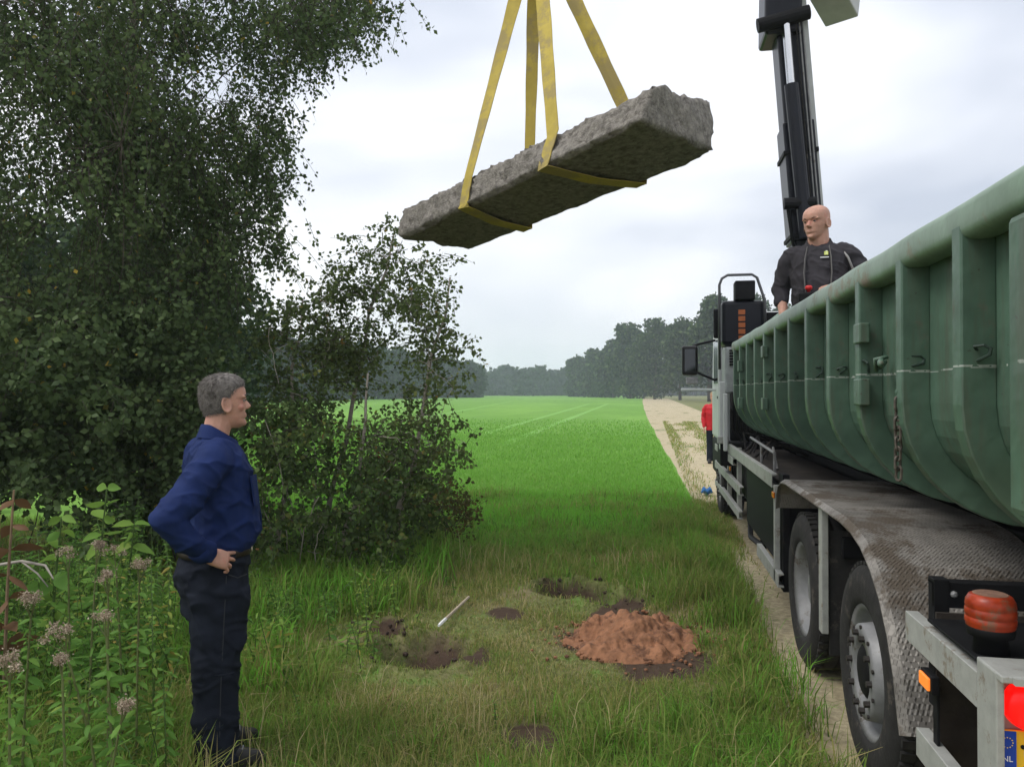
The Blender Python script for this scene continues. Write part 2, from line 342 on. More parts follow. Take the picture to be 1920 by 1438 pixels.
# slender bits: bent red stalk in the foreground
a, b_, c_ = gnd(690, 1395), gnd(725, 1340), gnd(742, 1300)
st = MB(); st.tube([a+[0, 0, .02], a*.5+b_*.5+[0, 0, .05], b_+[0, 0, .07], c_+[0, 0, .05]], [.004, .0038, .0034, .002], 5)
st.build('dock_stalk', mat('red dock stem', (.16, .06, .03), .7, .3), label='thin reddish dock stalk bent over in the foreground grass', cat='stalk')
rg = MB(); g = gnd(1330, 930); rg.ell((g[0]-.02, g[1]+.3, .045), (.10, .13, .05), 12, 7); me = rg.mesh('rag')
for v in me.vertices: v.co += Vector((0, 0, .02*math.sin(v.co.x*60)+.015*math.sin(v.co.y*47)))
link('rag', me, mat('blue cloth', (.03, .13, .33), .9, .3), smooth=True, label='small crumpled blue rag on the track beside the front wheel', cat='rag')
# ================================================================== truck
SX, CXT, EX = .93, 2.18, 3.43            # left side, centre line, right side of the truck
BLK = mat('black chassis paint', (.008, .008, .009), .65, .35, 12, col2=(.035, .029, .024), patch=.62, spec=.15)
BLKG = mat('glossy black crane paint', (.005, .006, .011), .35, .2, 6, spec=.25)
RUB = mat('dusty tyre rubber', (.020, .019, .018), .85, .35, 14, bump=.25, bscale=40, col2=(.07, .06, .05), patch=.56)
STEEL = mat('grey wheel steel', (.22, .22, .22), .55, .2, 10, metal=.3, col2=(.11, .09, .07), patch=.58)
ALU = mat('dull grey aluminium profile', (.36, .365, .34), .55, .16, 14, metal=.2, col2=(.23, .195, .155), patch=.56)
LGREY = mat('light grey cab paint', (.52, .54, .54), .4, .08, 5)
GREYB = mat('light grey boom paint', (.42, .43, .43), .45, .1, 5, col2=(.2, .19, .18), patch=.66)
CHROME = mat('chromed rod', (.55, .56, .58), .15, .05, 5, metal=1)
GLASS = mat('dark cab glass', (.015, .02, .022), .08, .05, spec=.6)
AMB = mat('amber lens', (.62, .17, .02), .25, .1, 30)
REDL = emat('lit red tail lamp', (1, .006, .004), .75, (.5, .006, .006))
AMBL = emat('lit amber marker', (1, .25, .03), .55, (.6, .16, .03))
def treadplate():
    M = mat('dirty chequer plate', (.21, .195, .175), .6, .45, 4, metal=.3, col2=(.11, .09, .07), patch=.50, rough2=.9)
    t = M.node_tree; N = t.nodes; L = t.links; co = N.new('ShaderNodeTexCoord'); hs = None
    mp = N.new('ShaderNodeMapping'); mp.inputs['Rotation'].default_value = (0, 0, R(45)); L.new(co.outputs['Object'], mp.inputs[0])
    ch = N.new('ShaderNodeTexChecker'); ch.inputs['Scale'].default_value = 52; L.new(mp.outputs[0], ch.inputs[0])
    wv = N.new('ShaderNodeTexWave'); wv.inputs['Scale'].default_value = 25; L.new(mp.outputs[0], wv.inputs[0])
    mu = N.new('ShaderNodeMath'); mu.operation = 'MULTIPLY'; L.new(ch.outputs['Fac'], mu.inputs[0]); L.new(wv.outputs['Fac'], mu.inputs[1])
    bp = N.new('ShaderNodeBump'); bp.inputs['Strength'].default_value = .7; bp.inputs['Distance'].default_value = .005
    L.new(mu.outputs[0], bp.inputs['Height']); L.new(bp.outputs[0], N['Principled BSDF'].inputs['Normal']); return M
TREAD = treadplate()
TR = empty('truck', (CXT, 7, 0), 0, 'black and grey tipper truck with loader crane carrying the green skip', 'truck')
TR.matrix_parent_inverse.identity()
def tp(mb, name, m, parent=None, **k):
    """truck part: shapes are written in world metres, stored relative to the truck's base"""
    o = mb.build(name, m, None, **k)
    for v in o.data.vertices: v.co -= Vector((CXT, 7, 0))
    o.parent = parent or TR; return o
def B(*a): return MB().box(*a)
# chassis
for x in (1.74, 2.54): tp(B(x, x+.08, 2.42, 12.2, .74, 1.02), 'chassis_rail', BLK, bevel=.01)
tp(B(1.60, 2.76, 2.5, 9.4, 1.024, 1.10).box(1.62, 2.74, 2.44, 2.52, .62, 1.02), 'hook_lift_frame', BLK, bevel=.01)
for y in (2.9, 4.45, 6.6, 8.6): tp(B(1.03, 3.33, y, y+.1, .80, .92), 'cross_member', BLK, bevel=.01)
# wheels
NUT = {}
def wheel(xo, y, conv, side=1, r=.485):
    """outer face at xo, side +1 = left of the truck (faces -X)"""
    prof = [(.30, 0.0), (.27, .02), (.25, .06), (.235, .11), (.215, .12)] if not conv else [(.30, 0.0), (.275, .015), (.262, .05), (.235, .085), (.218, .05), (.208, -.012), (.185, -.02), (.13, -.016), (.12, .03)]
    prof = [(.30, .03)]+prof
    mbw = MB(); mbw.lathe(prof+[(.11, prof[-1][1]+.001), (.10, prof[-1][1]-.03), (.06, prof[-1][1]-.035), (.001, prof[-1][1]-.035)], 'x', 40, caps=False)
    mbw.lathe([(.30, .03), (.29, .27)], 'x', 40, caps=False)
    w = tp(mbw, 'wheel', STEEL, smooth=True)
    for v in w.data.vertices: v.co += Vector((CXT, 7, 0))
    w.location = (xo-CXT, y-7, r-.035); 
    if side < 0: w.rotation_euler = (0, 0, math.pi)
    t = MB(); t.lathe([(.292, .012), (.30, -.004), (.33, -.012), (.40, -.016), (.445, -.008), (.47, .012), (.482, .035), (.485, .06), (.478, .062), (.478, .072), (.486, .074), (.487, .135), (.478, .137), (.478, .149), (.487, .151), (.486, .21), (.478, .212), (.478, .224), (.485, .226), (.482, .25), (.47, .275), (.445, .295), (.36, .302), (.30, .29), (.292, .27)], 'x', 56, caps=False)
    tb = t.build('tyre', RUB, w, smooth=True)
    l = MB()
    for k in range(52):
        a = 2*math.pi*k/52; M = Matrix.Rotation(a, 4, 'X')
        l.box(.012, .066, -.018, .018, .474, .4905, M); l.box(.222, .272, -.018, .018, .474, .4905, M)
    l.build('tread_block', RUB, tb, kind='stuff')
    hh = -.02 if conv else .12; rad = .168 if conv else .17; nm = mat('dark nut steel', (.05, .045, .04), .6, .3, metal=.5)
    key = 'wheel_nut_c' if conv else 'wheel_nut'
    if key not in NUT: NUT[key] = (MB().lathe([(.014, -.022), (.014, 0), (.018, .001), (.018, .01)], 'x', 6).mesh('wheel_nut'), MB().lathe([(.009, -.004), (.009, .004)], 'x', 6).mesh('hub_hole')); [q.materials.append(nm) for q in NUT[key]]
    for k in range(10):
        a = 2*math.pi*k/10; o = link('wheel_nut', NUT[key][0], None, w); o.location = (hh, rad*math.cos(a), rad*math.sin(a))
        if conv: a += .31; o = link('rim_stud', NUT[key][1], None, w); o.location = (hh, .198*math.cos(a), .198*math.sin(a))
    h = MB(); h.lathe([(.118, .09), (.118, .0 if conv else .07), (.10, -.012 if conv else .055), (.05, -.02 if conv else .05), (.001, -.02 if conv else .05)], 'x', 24, caps=False)
    h.build('hub', BLK if conv else STEEL, w, smooth=True)
    return w
for y, c in ((3.70, True), (5.18, False), (11.2, True)):
    wheel(.955, y, c); wheel(EX-.025, y, c, -1)
for y in (3.70, 5.18, 11.2): tp(MB().tube([(1.2, y, .45), (3.15, y, .45)], .07, 10), 'axle', BLK)
# tandem mudguard of chequer plate: profile in (Y, z)
prof = [(5.93, .86), (5.90, .97), (5.82, 1.05), (5.70, 1.095), (5.5, 1.11), (3.95, 1.11), (3.75, 1.095), (3.58, 1.06), (3.42, .99), (3.29, .90), (3.18, .78), (3.10, .64), (3.05, .50), (3.03, .45)]
def guard(x0, x1, name):
    g = MB(); n = []
    for i, p in enumerate(prof):
        a = Vector(prof[max(i-1, 0)]); b = Vector(prof[min(i+1, len(prof)-1)]); t = (b-a).normalized(); n.append(Vector((-t.y, t.x))*-1)
    lip = x0 < CXT; xs_ = [x0, x0+.03, x1] if lip else [x0, x1-.03, x1]; dr = [-.022, 0, 0] if lip else [0, 0, -.022]
    rs = []
    for i, p in enumerate(prof):
        p = Vector(p); up = n[i]*(1 if n[i].y > 0 or n[i].x < 0 else -1)
        top = [(xs_[k], p.x+up.x*dr[k], p.y+up.y*dr[k]) for k in range(3)]; bot = [(xs_[k], p.x+up.x*(dr[k]-.007), p.y+up.y*(dr[k]-.007)) for k in (2, 1, 0)]
        rs.append(top+bot)
    return tp(g.rings(rs), name, TREAD, smooth=False)
mgd = guard(.905, 1.58, 'mudguard'); mgd['label'] = 'dirty chequer-plate mudguard over the rear wheels'
guard(2.78, EX+.02, 'mudguard')
for x0, x1 in ((.925, .962), (EX-.04, EX-.005)):
    tp(B(x0, x1, 4.455, 4.535, .38, 1.085), 'mudguard_stay', ALU, bevel=.004)
    tp(B(min(x0, x1)+.045 if x0 < 2 else x0-.55, x0+.6 if x0 < 2 else x0-.01, 4.47, 4.485, .26, .95), 'mudflap', RUB)
    tp(B(x0+.045 if x0 < 2 else x0-.5, x0+.55 if x0 < 2 else x0-.01, 2.86, 2.872, .32, .955), 'mudflap', mat('brown caked mudflap', (.035, .028, .022), .9, .4, 9, bump=.4))
# mudguard bracket behind: punched black angle with bolts
br = B(.985, 1.62, 2.93, 2.945, .955, 1.045).box(.985, 1.62, 2.945, 2.99, 1.035, 1.045).box(.985, 1.035, 2.925, 2.985, .60, 1.055)
bo = tp(br, 'mudguard_bracket', BLK, bevel=.002)
for k in range(4): tp(MB().lathe([(.012, 0), (.012, .008), (.006, .014)], 'z', 8), 'bolt', STEEL, bo).matrix_basis = Matrix.Translation((1.05+.15*k, 2.93, 1.005)) @ Matrix.Rotation(R(90), 4, 'X') @ Matrix.Translation((CXT, 7, 0))
for o in bo.children: o.matrix_basis = Matrix.Translation((-CXT, -7, 0)) @ o.matrix_basis
# aluminium guard rails
def channel(y0, y1, z0, z1, x=SX):
    m = MB(); xi = x+.045
    m.prism([(x, z0), (xi, z0), (xi, z0+.012), (x+.008, z0+.02), (x+.008, z1-.02), (xi, z1-.012), (xi, z1), (x, z1)], y0, y1, 'y'); return m
for y0, y1, z0, z1 in ((2.43, 3.06, .80, .905), (2.35, 2.95, .42, .52), (6.27, 10.25, .965, 1.075), (8.5, 11.75, .60, .70), (9.2, 11.75, .86, .95), (5.98, 7.15, .25, .355), (8.6, 11.75, .33, .42)):
    tp(channel(y0, y1, z0, z1), 'side_guard_rail', ALU, bevel=.003)
for y in (9.15, 10.3, 11.6): tp(B(SX+.048, SX+.10, y, y+.07, .24, 1.07), 'side_guard_post', ALU if y < 10.5 else BLK, bevel=.004)
tp(B(SX+.0, SX+.04, 6.12, 6.18, .26, 1.0), 'side_guard_post', ALU, bevel=.003); tp(B(SX+.05, SX+.10, 6.05, 6.25, .20, 1.09), 'guard_end_plate', BLK, bevel=.004)
tp(B(SX+.06, 1.66, 6.30, 8.40, .34, .985), 'tool_box', mat('black plastic tool box', (.006, .006, .008), .6, .2, 8, spec=.15), bevel=.02)
tp(B(1.05, 1.66, 8.9, 9.9, .50, .93), 'battery_box', BLK, bevel=.02)
tp(MB().lathe([(.001, 0), (.2, 0), (.2, .8), (.001, .8)], 'z', 24, (1.35, 10.35, .3)), 'air_tank', BLK, smooth=False)
tp(MB().tube([(1.0, 7.2, .31), (1.02, 8.3, .20), (1.1, 9.0, .30)], .028, 6).tube([(1.05, 7.6, .28), (1.3, 8.2, .22), (1.3, 9.2, .3)], .04, 6), 'drive_pipe', BLK)
tp(B(1.0, 1.6, 8.45, 8.5, .9, .985), 'deck_support', BLK); tp(B(1.0, 1.62, 9.85, 9.9, .9, .985), 'deck_support', BLK)
# clutter on the deck between crane and skip
m = MB(); rs = random.Random(3)
for k in range(9):
    y = 8.2+k*.17; m.tube([(1.15+rs.uniform(-.08, .1), y, 1.0), (1.2+rs.uniform(-.1, .1), y+.1, 1.1+rs.uniform(0, .14)), (1.4, y+.2, 1.15), (1.6, y+.1, 1.05)], .013, 6)
tp(m, 'hydraulic_hose', RUB)
tp(MB().tube([(1.05, 6.9, 1.02), (1.05, 6.9, 1.19), (1.05, 8.5, 1.23)], .014, 6).tube([(1.05, 7.7, 1.02), (1.05, 7.7, 1.21)], .014, 6).tube([(1.12, 7.2, 1.02), (1.12, 7.45, 1.2)], .012, 6), 'hand_lever', STEEL)
tp(B(1.0, 1.6, 6.28, 9.9, .986, 1.012), 'deck_plate', mat('rusty deck plate', (.03, .024, .02), .8, .5, 6, col2=(.13, .06, .03), patch=.62), bevel=.003)
for x, y, z in ((SX-.012, 6.15, .925), (SX-.012, 9.45, .80), (SX-.012, 10.15, 1.10)): tp(B(x, x+.012, y-.045, y+.045, z-.022, z+.022), 'side_marker', AMB, bevel=.004)
# rear corner: lamp box, tail lamp, number plate, beacon
lb = tp(B(SX, SX+.022, 2.30, 2.428, .30, .948).box(SX+.022, 3.40, 2.34, 2.428, .30, .93).box(SX+.001, 3.40, 2.27, 2.43, .93, .95), 'lamp_panel', ALU, bevel=.004)
tp(B(SX+.03, SX+.034, 2.336, 2.339, .30, .92), 'painted_gap_shadow', BLK, lb)  # solid black strip standing in for the shadow of a panel joint
tl = MB(); tl.lathe([(.001, -.045), (.05, -.043), (.066, -.03), (.07, 0.0), (.07, .03)], 'z', 28)
for x in (1.025, 1.18): 
    o = tp(MB().add([(0, 0, 0)]*0, []).lathe([(.001, .05), (.045, .048), (.062, .036), (.068, .0)], 'z', 28), 'tail_lamp', REDL, smooth=True)
    for v in o.data.vertices: v.co += Vector((CXT, 7, 0))
    o.rotation_euler = (R(90), 0, 0); o.location = (x-CXT, 2.336-7, .855)
    for v in o.data.vertices: v.co.x *= 1.0; v.co.y *= 1.05
tp(MB().tube([(SX+.075, 2.285, .965), (SX+.075, 2.265, .95), (SX+.075, 2.262, .75)], .009, 8).box(SX+.03, 1.5, 2.255, 2.27, .930, .948).box(SX+.055, SX+.10, 2.245, 2.27, .738, .752), 'lamp_guard', ALU)
pl = tp(B(SX+.012, SX+.012+.52, 2.322, 2.330, .675, .785), 'number_plate', mat('yellow number plate', (.75, .45, .02), .4, .03), bevel=.002)
tp(B(SX+.0125, SX+.058, 2.319, 2.3218, .677, .783), 'plate_band', mat('blue plate band', (.01, .05, .35), .4, .03), pl)
for k in range(12):
    a = k*math.pi/6; cx_, cz_ = SX+.035+.014*math.cos(a), .752+.014*math.sin(a)
    tp(B(cx_-.0014, cx_+.0014, 2.3180, 2.3188, cz_-.0014, cz_+.0014), 'plate_star', mat('star yellow', (.8, .6, .1), .5), pl)
fc = bpy.data.curves.new('plate_code', 'FONT'); fc.body = 'NL'; fc.size = .022; fc.extrude = .0004; fc.align_x = 'CENTER'
fo = bpy.data.objects.new('plate_code', fc); COL.objects.link(fo)
me = bpy.data.meshes.new_from_object(fo.evaluated_get(bpy.context.evaluated_depsgraph_get())); bpy.data.objects.remove(fo)
o = link('plate_code', me, mat('white plate ink', (.8, .8, .8), .5), pl); o.rotation_euler = (R(90), 0, 0); o.location = (SX+.035-CXT, 2.3186-7, .70)
tp(MB().lathe([(.006, 0), (.006, .003), (.003, .004)], 'z', 8, (0, 0, 0)), 'plate_screw', BLK, pl).matrix_basis = Matrix.Translation((SX+.075-CXT, 2.322-7, .742)) @ Matrix.Rotation(R(90), 4, 'X') @ Matrix.Translation((CXT, 7, 0))
tp(B(SX-.006, SX+.02, 2.775, 2.88, .70, .76).box(SX+.02, SX+.03, 2.80, 2.84, .43, .72), 'marker_bracket', BLK, bevel=.003)
tp(B(SX-.016, SX-.005, 2.785, 2.87, .708, .752), 'side_marker', AMBL, bevel=.004)
bc = tp(MB().lathe([(.062, 0), (.066, .006), (.066, .012), (.0685, .015), (.0685, .030), (.0665, .032), (.0665, .036), (.069, .039), (.0685, .056), (.0665, .058), (.0665, .062), (.068, .065), (.066, .082), (.058, .096), (.048, .101), (.001, .102)], 'z', 32, (1.005, 2.52, 1.01), caps=False), 'beacon', mat('orange beacon lens', (.30, .034, .010), .35, .4, 22, col2=(.17, .075, .045), patch=.52), smooth=True)
bc['label'] = 'dusty orange warning beacon on a black rubber foot'
tp(MB().lathe([(.05, -.085), (.045, -.03), (.062, -.022), (.066, .0), (.064, .006)], 'z', 28, (1.005, 2.52, 1.01)), 'beacon_foot', BLK, bc, smooth=True)
tp(MB().lathe([(.048, .1015), (.046, .1025), (.001, .103)], 'z', 28, (1.005, 2.52, 1.01), caps=False), 'beacon_cap', mat('dusty beacon top', (.20, .11, .075), .85, .4, 40), bc)
tp(B(.94, 1.30, 2.44, 2.86, .925, .935), 'rear_shelf', BLK, bevel=.002)
# ---- cab
cab = tp(MB().prism([(10.75, 1.0), (12.75, 1.0), (12.78, 1.7), (12.55, 2.62), (12.3, 2.82), (10.75, 2.82)], .97, 3.39, 'x'), 'cab', LGREY, bevel=.05)
tp(B(.962, .9695, 11.35, 12.35, 1.85, 2.5), 'side_window', GLASS, cab, bevel=.02); tp(B(3.3905, 3.398, 11.35, 12.35, 1.85, 2.5), 'side_window', GLASS, cab, bevel=.02)
tp(MB().prism([(12.80, 1.78), (12.83, 1.80), (12.63, 2.58), (12.60, 2.58)], 1.1, 3.26, 'x'), 'windscreen', GLASS, cab)
tp(B(.96, .9695, 11.3, 12.6, 1.05, 1.8), 'door', LGREY, cab, bevel=.01); tp(B(.945, .962, 11.4, 11.55, 1.62, 1.66), 'door_handle', BLK, cab)
tp(B(.98, 3.38, 10.9, 12.85, .45, .998), 'bumper', BLK, bevel=.04)
tp(B(.945, 1.5, 10.55, 11.75, .985, 1.03).box(.945, .96, 10.55, 11.75, .86, 1.0), 'front_wing', BLK, bevel=.01)
tp(B(1.05, 3.3, 10.68, 10.745, 1.05, 2.8), 'cab_rear_cover', BLK, bevel=.02)
# mirror with pale arm
mr = tp(B(.46, .70, 11.95, 12.10, 1.98, 2.43), 'mirror', mat('black mirror housing', (.012, .012, .013), .4, .1), bevel=.03)
tp(B(.50, .66, 11.942, 11.949, 2.03, 2.38), 'mirror_glass', mat('mirror glass', (.05, .055, .06), .05, .02, metal=1), mr)
tp(MB().tube([(.97, 12.1, 2.52), (.72, 12.05, 2.46), (.62, 12.03, 2.42)], .018, 8).tube([(.97, 12.1, 1.90), (.78, 12.05, 1.98), (.70, 12.03, 2.02)], .018, 8), 'mirror_arm', BLK, mr)
tp(B(.52, .70, 11.96, 12.05, 1.84, 1.95), 'kerb_mirror', mat('grey mirror shell', (.25, .25, .26), .3, .3, 20), mr, bevel=.02)
tp(B(.44, .965, 11.9, 11.94, 1.735, 1.775), 'grab_bar', LGREY, bevel=.01)
tp(B(.89, .955, 10.62, 10.72, 1.05, 2.72), 'cab_corner_pillar', LGREY, bevel=.015)
tp(B(.83, .93, 10.6, 10.68, 2.45, 2.85), 'work_lamp', BLK, bevel=.02)
# ---- crane: control tower, column, boom
CRX, CRY = 1.95, 9.95
tw = tp(B(.86, 1.38, 9.75, 10.3, 2.30, 2.86), 'crane_tower', BLKG, bevel=.05)
tp(B(1.02, 1.26, 9.72, 9.95, 2.862, 3.10), 'tower_box', BLK, tw, bevel=.015)
gp = [(.83, 9.72, 2.0), (.83, 9.72, 3.05), (.86, 9.72, 3.13), (.93, 9.72, 3.17), (1.22, 9.72, 3.17), (1.28, 9.72, 3.13), (1.37, 9.72, 2.85), (1.38, 9.72, 2.4)]
tp(MB().tube(gp, .017, 8), 'guard_frame', mat('grey tube', (.10, .10, .11), .4, .1, metal=.4), tw, smooth=True)
for k in range(5): tp(B(1.06, 1.14, 9.735, 9.749, 2.36+k*.08, 2.42+k*.08), 'orange_grille_slat', mat('orange grille', (.35, .10, .03), .5, .2), tw)
for k in range(6): tp(B(.95, 1.12, 9.735, 9.75, 2.05+k*.035, 2.07+k*.035), 'vent_slat', BLK, tw)
tp(B(.90, 1.14, 9.752, 10.2, 1.70, 2.28), 'valve_block', mat('pale valve housing', (.30, .32, .32), .5, .2, 10), tw, bevel=.02)
m = MB()
for k in range(7): m.tube([(.98+k*.05, 9.74, 1.72), (.97+k*.05+rs.uniform(-.04, .04), 9.68, 1.5), (1.0+k*.05, 9.8, 1.25), (1.1+k*.05, 9.9, 1.1)], .016, 6)
tp(m, 'hydraulic_hose', RUB, tw)
tp(B(.84, 3.52, 9.78, 10.2, .80, 1.09), 'stabiliser_beam', BLK, bevel=.02); tp(B(.835, .92, 9.80, 9.9, 1.0, 1.85).box(.86, .91, 9.55, 9.6, 1.0, 1.7), 'stabiliser_post', LGREY, bevel=.01)
tp(B(.80, .935, 9.70, 9.78, 1.08, 1.17), 'stabiliser_bracket', ALU, bevel=.01)
base = (2.18, CRY, 1.1)
def along(a, b, t): return Vector(a).lerp(Vector(b), t)
A0, A1 = Vector((1.98, CRY, 2.3)), Vector((1.66, CRY, 6.55))
def beam(a, b, w, d, m=None, off=(0, 0), up=Vector((0, 1, 0))):
    a, b = Vector(a), Vector(b); t = (b-a).normalized(); s = t.cross(up).normalized(); u = s.cross(t); m = m or MB(); rs_ = []
    for p in (a, b): rs_.append([p+s*(off[0]+i*w/2)+u*(off[1]+j*d/2) for i, j in ((-1, -1), (1, -1), (1, 1), (-1, 1))])
    return m.rings(rs_)
cr = tp(beam(A0, A1, .32, .42), 'crane_boom', BLKG, bevel=.03)
cr['label'] = 'black inner boom of the loader crane standing almost upright'
tp(MB().lathe([(.34, 0), (.34, .35), (.25, .45), (.25, 1.5)], 'z', 24, base), 'crane_column', BLK, cr)
tp(beam(A0, A1, .06, .10, off=(-.18, -.17)), 'boom_edge', GREYB, cr, bevel=.006)  # grey strip standing for bright reflections and a pipe along the boom
tp(beam(along(A0, A1, .30), along(A0, A1, .645), .37, .47), 'boom_collar', BLKG, cr, bevel=.02)
for t in (.55, .31): tp(beam(along(A0, A1, t), along(A0, A1, t+.012), .41, .51), 'boom_band', BLK, cr, bevel=.005)
C0, C1 = along(A0, A1, .30)+Vector((-.04, -.33, 0)), along(A0, A1, .74)+Vector((-.07, -.33, 0))
tp(MB().tube([C0, C1], .085, 16), 'lift_cylinder', BLKG, cr, smooth=False)
tp(MB().tube([C1, along(A0, A1, .94)+Vector((-.07, -.33, 0))], .05, 14), 'piston_rod', CHROME, cr, smooth=False)
for k, dx in enumerate((.05, .09, .13)): tp(MB().tube([along(A0, A1, .2)+Vector((dx, -.30, 0)), along(A0, A1, .93)+Vector((dx, -.30, 0))], .010, 6), 'boom_pipe', STEEL if k else RUB, cr)
p = along(A0, A1, .40)+Vector((-.03, -.34, 0)); tp(MB().tube([p+Vector((-.24, 0, 0)), p+Vector((.12, 0, 0))], .07, 14), 'pivot_pin', BLK, cr)
tp(MB().tube([p+Vector((-.20, 0, 0)), p+Vector((-.12, .1, -.45)), p+Vector((.03, .2, -.9))], .022, 6), 'link_arm', BLK, cr)
tp(MB().tube([along(A0, A1, .26)+Vector((.06, -.33, 0)), along(A0, A1, .38)+Vector((.04, -.33, 0))], .045, 12), 'piston_rod', CHROME, cr)
q = along(A0, A1, .93)+Vector((-.02, -.34, 0)); tp(MB().tube([q+Vector((-.38, 0, -.06)), q+Vector((.22, 0, .06))], .085, 14), 'pivot_pin', BLK, cr)
tp(beam(along(A0, A1, .90)+Vector((-.1, 0, 0)), Vector((1.60, CRY-.05, 7.15)), .44, .60), 'knuckle', BLKG, cr, bevel=.04)
# outer boom over the load, and the hook
HK = Vector(dep(1006, -150, 5.75))
T0, T1 = Vector((2.42, CRY+.40, 6.80)), Vector((HK.x-.12, HK.y-.2, 8.7))
tp(beam(T0, T1, .34, .44, up=Vector((0, 0, 1))), 'outer_boom', GREYB, cr, bevel=.02)
tp(beam(T0+Vector((.05, .08, -.05)), T0.lerp(T1, .2)+Vector((.05, 0, -.05)), .42, .52, up=Vector((0, 0, 1))), 'boom_collar', GREYB, cr, bevel=.02)
T2 = T0.lerp(T1, .98)
tp(MB().tube([T2, HK+Vector((0, 0, .35))], .022, 8), 'hook_link', STEEL, cr)
hk = [HK+Vector((.09*math.sin(a), 0, .09*math.cos(a))) for a in np.linspace(0, 4.6, 14)]
tp(MB().tube([HK+Vector((0, 0, .38)), HK+Vector((0, 0, .22))]+hk, [.03]*10+[.028]*3+[.02]*3, 10), 'load_hook', STEEL, cr, smooth=True)

# ================================================================== skip (roll-off container)
def greenpaint():
    M = mat('worn green container paint', (.070, .126, .088), .45, .32, 2.2, col2=(.13, .115, .085), patch=.61, spec=.5, rough2=.8)
    t = M.node_tree; N = t.nodes; L = t.links; b = N['Principled BSDF']; src = b.inputs['Base Color'].links[0].from_socket
    co = N.new('ShaderNodeTexCoord'); sx = N.new('ShaderNodeSeparateXYZ'); L.new(co.outputs['Object'], sx.inputs[0])
    def line(z0, w, sc, th, seed):
        nz = N.new('ShaderNodeTexNoise'); nz.inputs['Scale'].default_value = sc; nz.inputs['W' if False else 'Detail'].default_value = 3
        mp = N.new('ShaderNodeMapping'); mp.inputs['Location'].default_value = (seed, 0, 0); L.new(co.outputs['Object'], mp.inputs[0]); L.new(mp.outputs[0], nz.inputs[0])
        d = N.new('ShaderNodeMath'); d.operation = 'SUBTRACT'; L.new(sx.outputs['Z'], d.inputs[0]); d.inputs[1].default_value = z0
        a = N.new('ShaderNodeMath'); a.operation = 'ABSOLUTE'; L.new(d.outputs[0], a.inputs[0])
        c = N.new('ShaderNodeMath'); c.operation = 'LESS_THAN'; L.new(a.outputs[0], c.inputs[0]); c.inputs[1].default_value = w
        g = N.new('ShaderNodeMath'); g.operation = 'GREATER_THAN'; L.new(nz.outputs[0], g.inputs[0]); g.inputs[1].default_value = th
        m_ = N.new('ShaderNodeMath'); m_.operation = 'MULTIPLY'; L.new(c.outputs[0], m_.inputs[0]); L.new(g.outputs[0], m_.inputs[1]); return m_.outputs[0]
    for f_, c_ in ((line(1.80, .0030, 9, .52, 0), (.36, .39, .35)), (line(1.795, .0015, 5, .53, 4), (.34, .37, .33))):
        x = N.new('ShaderNodeMix'); x.data_type = 'RGBA'; L.new(f_, x.inputs[0]); L.new(src, x.inputs[6]); x.inputs[7].default_value = (*c_, 1); src = x.outputs[2]
    # rust and grime running down in streaks
    mp = N.new('ShaderNodeMapping'); mp.inputs['Scale'].default_value = (9, 9, .7); L.new(co.outputs['Object'], mp.inputs[0])
    nz = N.new('ShaderNodeTexNoise'); nz.inputs['Scale'].default_value = 1.4; nz.inputs['Detail'].default_value = 7; nz.inputs['Roughness'].default_value = .7; L.new(mp.outputs[0], nz.inputs[0])
    r = N.new('ShaderNodeValToRGB'); L.new(nz.outputs[0], r.inputs[0]); r.color_ramp.elements[0].position = .50; r.color_ramp.elements[1].position = .72; r.color_ramp.elements[1].color = (.8, .8, .8, 1)
    x = N.new('ShaderNodeMix'); x.data_type = 'RGBA'; L.new(r.outputs[0], x.inputs[0]); L.new(src, x.inputs[6]); x.inputs[7].default_value = (.085, .080, .055, 1); src = x.outputs[2]
    n4 = N.new('ShaderNodeTexNoise'); n4.inputs['Scale'].default_value = 30; n4.inputs['Detail'].default_value = 5; L.new(co.outputs['Object'], n4.inputs[0])
    r = N.new('ShaderNodeValToRGB'); L.new(n4.outputs[0], r.inputs[0]); r.color_ramp.elements[0].position = .70; r.color_ramp.elements[1].position = .74
    x = N.new('ShaderNodeMix'); x.data_type = 'RGBA'; L.new(r.outputs[0], x.inputs[0]); L.new(src, x.inputs[6]); x.inputs[7].default_value = (.045, .035, .025, 1); src = x.outputs[2]
    L.new(src, b.inputs['Base Color'])
    n5 = N.new('ShaderNodeTexNoise'); n5.inputs['Scale'].default_value = 2.6; n5.inputs['Detail'].default_value = 4; L.new(co.outputs['Object'], n5.inputs[0])
    bp = N.new('ShaderNodeBump'); bp.inputs['Strength'].default_value = .5; bp.inputs['Distance'].default_value = .05; L.new(n5.outputs[0], bp.inputs['Height']); L.new(bp.outputs[0], b.inputs['Normal'])
    return M
GRN = greenpaint()
RAILM = mat('scuffed green rail', (.17, .24, .18), .42, .25, 4, col2=(.25, .205, .165), patch=.56, spec=.45, rough2=.8, bump=.15, bscale=25)  # base green paled to carry the sky light; browner patches are scuffs
DGRN = mat('dark green underframe', (.03, .05, .04), .6, .3, 6)
SK = empty('skip_container', (0, 0, 0), 0, 'long green ribbed steel skip standing on the truck', 'container')
PX0, Y0, Y1, ZT, ZB, RAD = 1.03, 1.95, 9.24, 2.24, 1.32, .36
def sideprof(off, mir=False, zt=ZT):
    p = [(PX0-off, zt), (PX0-off, ZB+RAD)]
    for k in range(1, 10):
        a = math.pi/2*k/9; p.append((PX0+RAD-(RAD+off)*math.cos(a), ZB+RAD-(RAD+off)*math.sin(a)))
    return p if not mir else [(2*CXT-x, z) for x, z in p]
RIBY = [2.56]+[3.12+.595*k for k in range(11)]
edges = [Y0]+RIBY+[Y1]
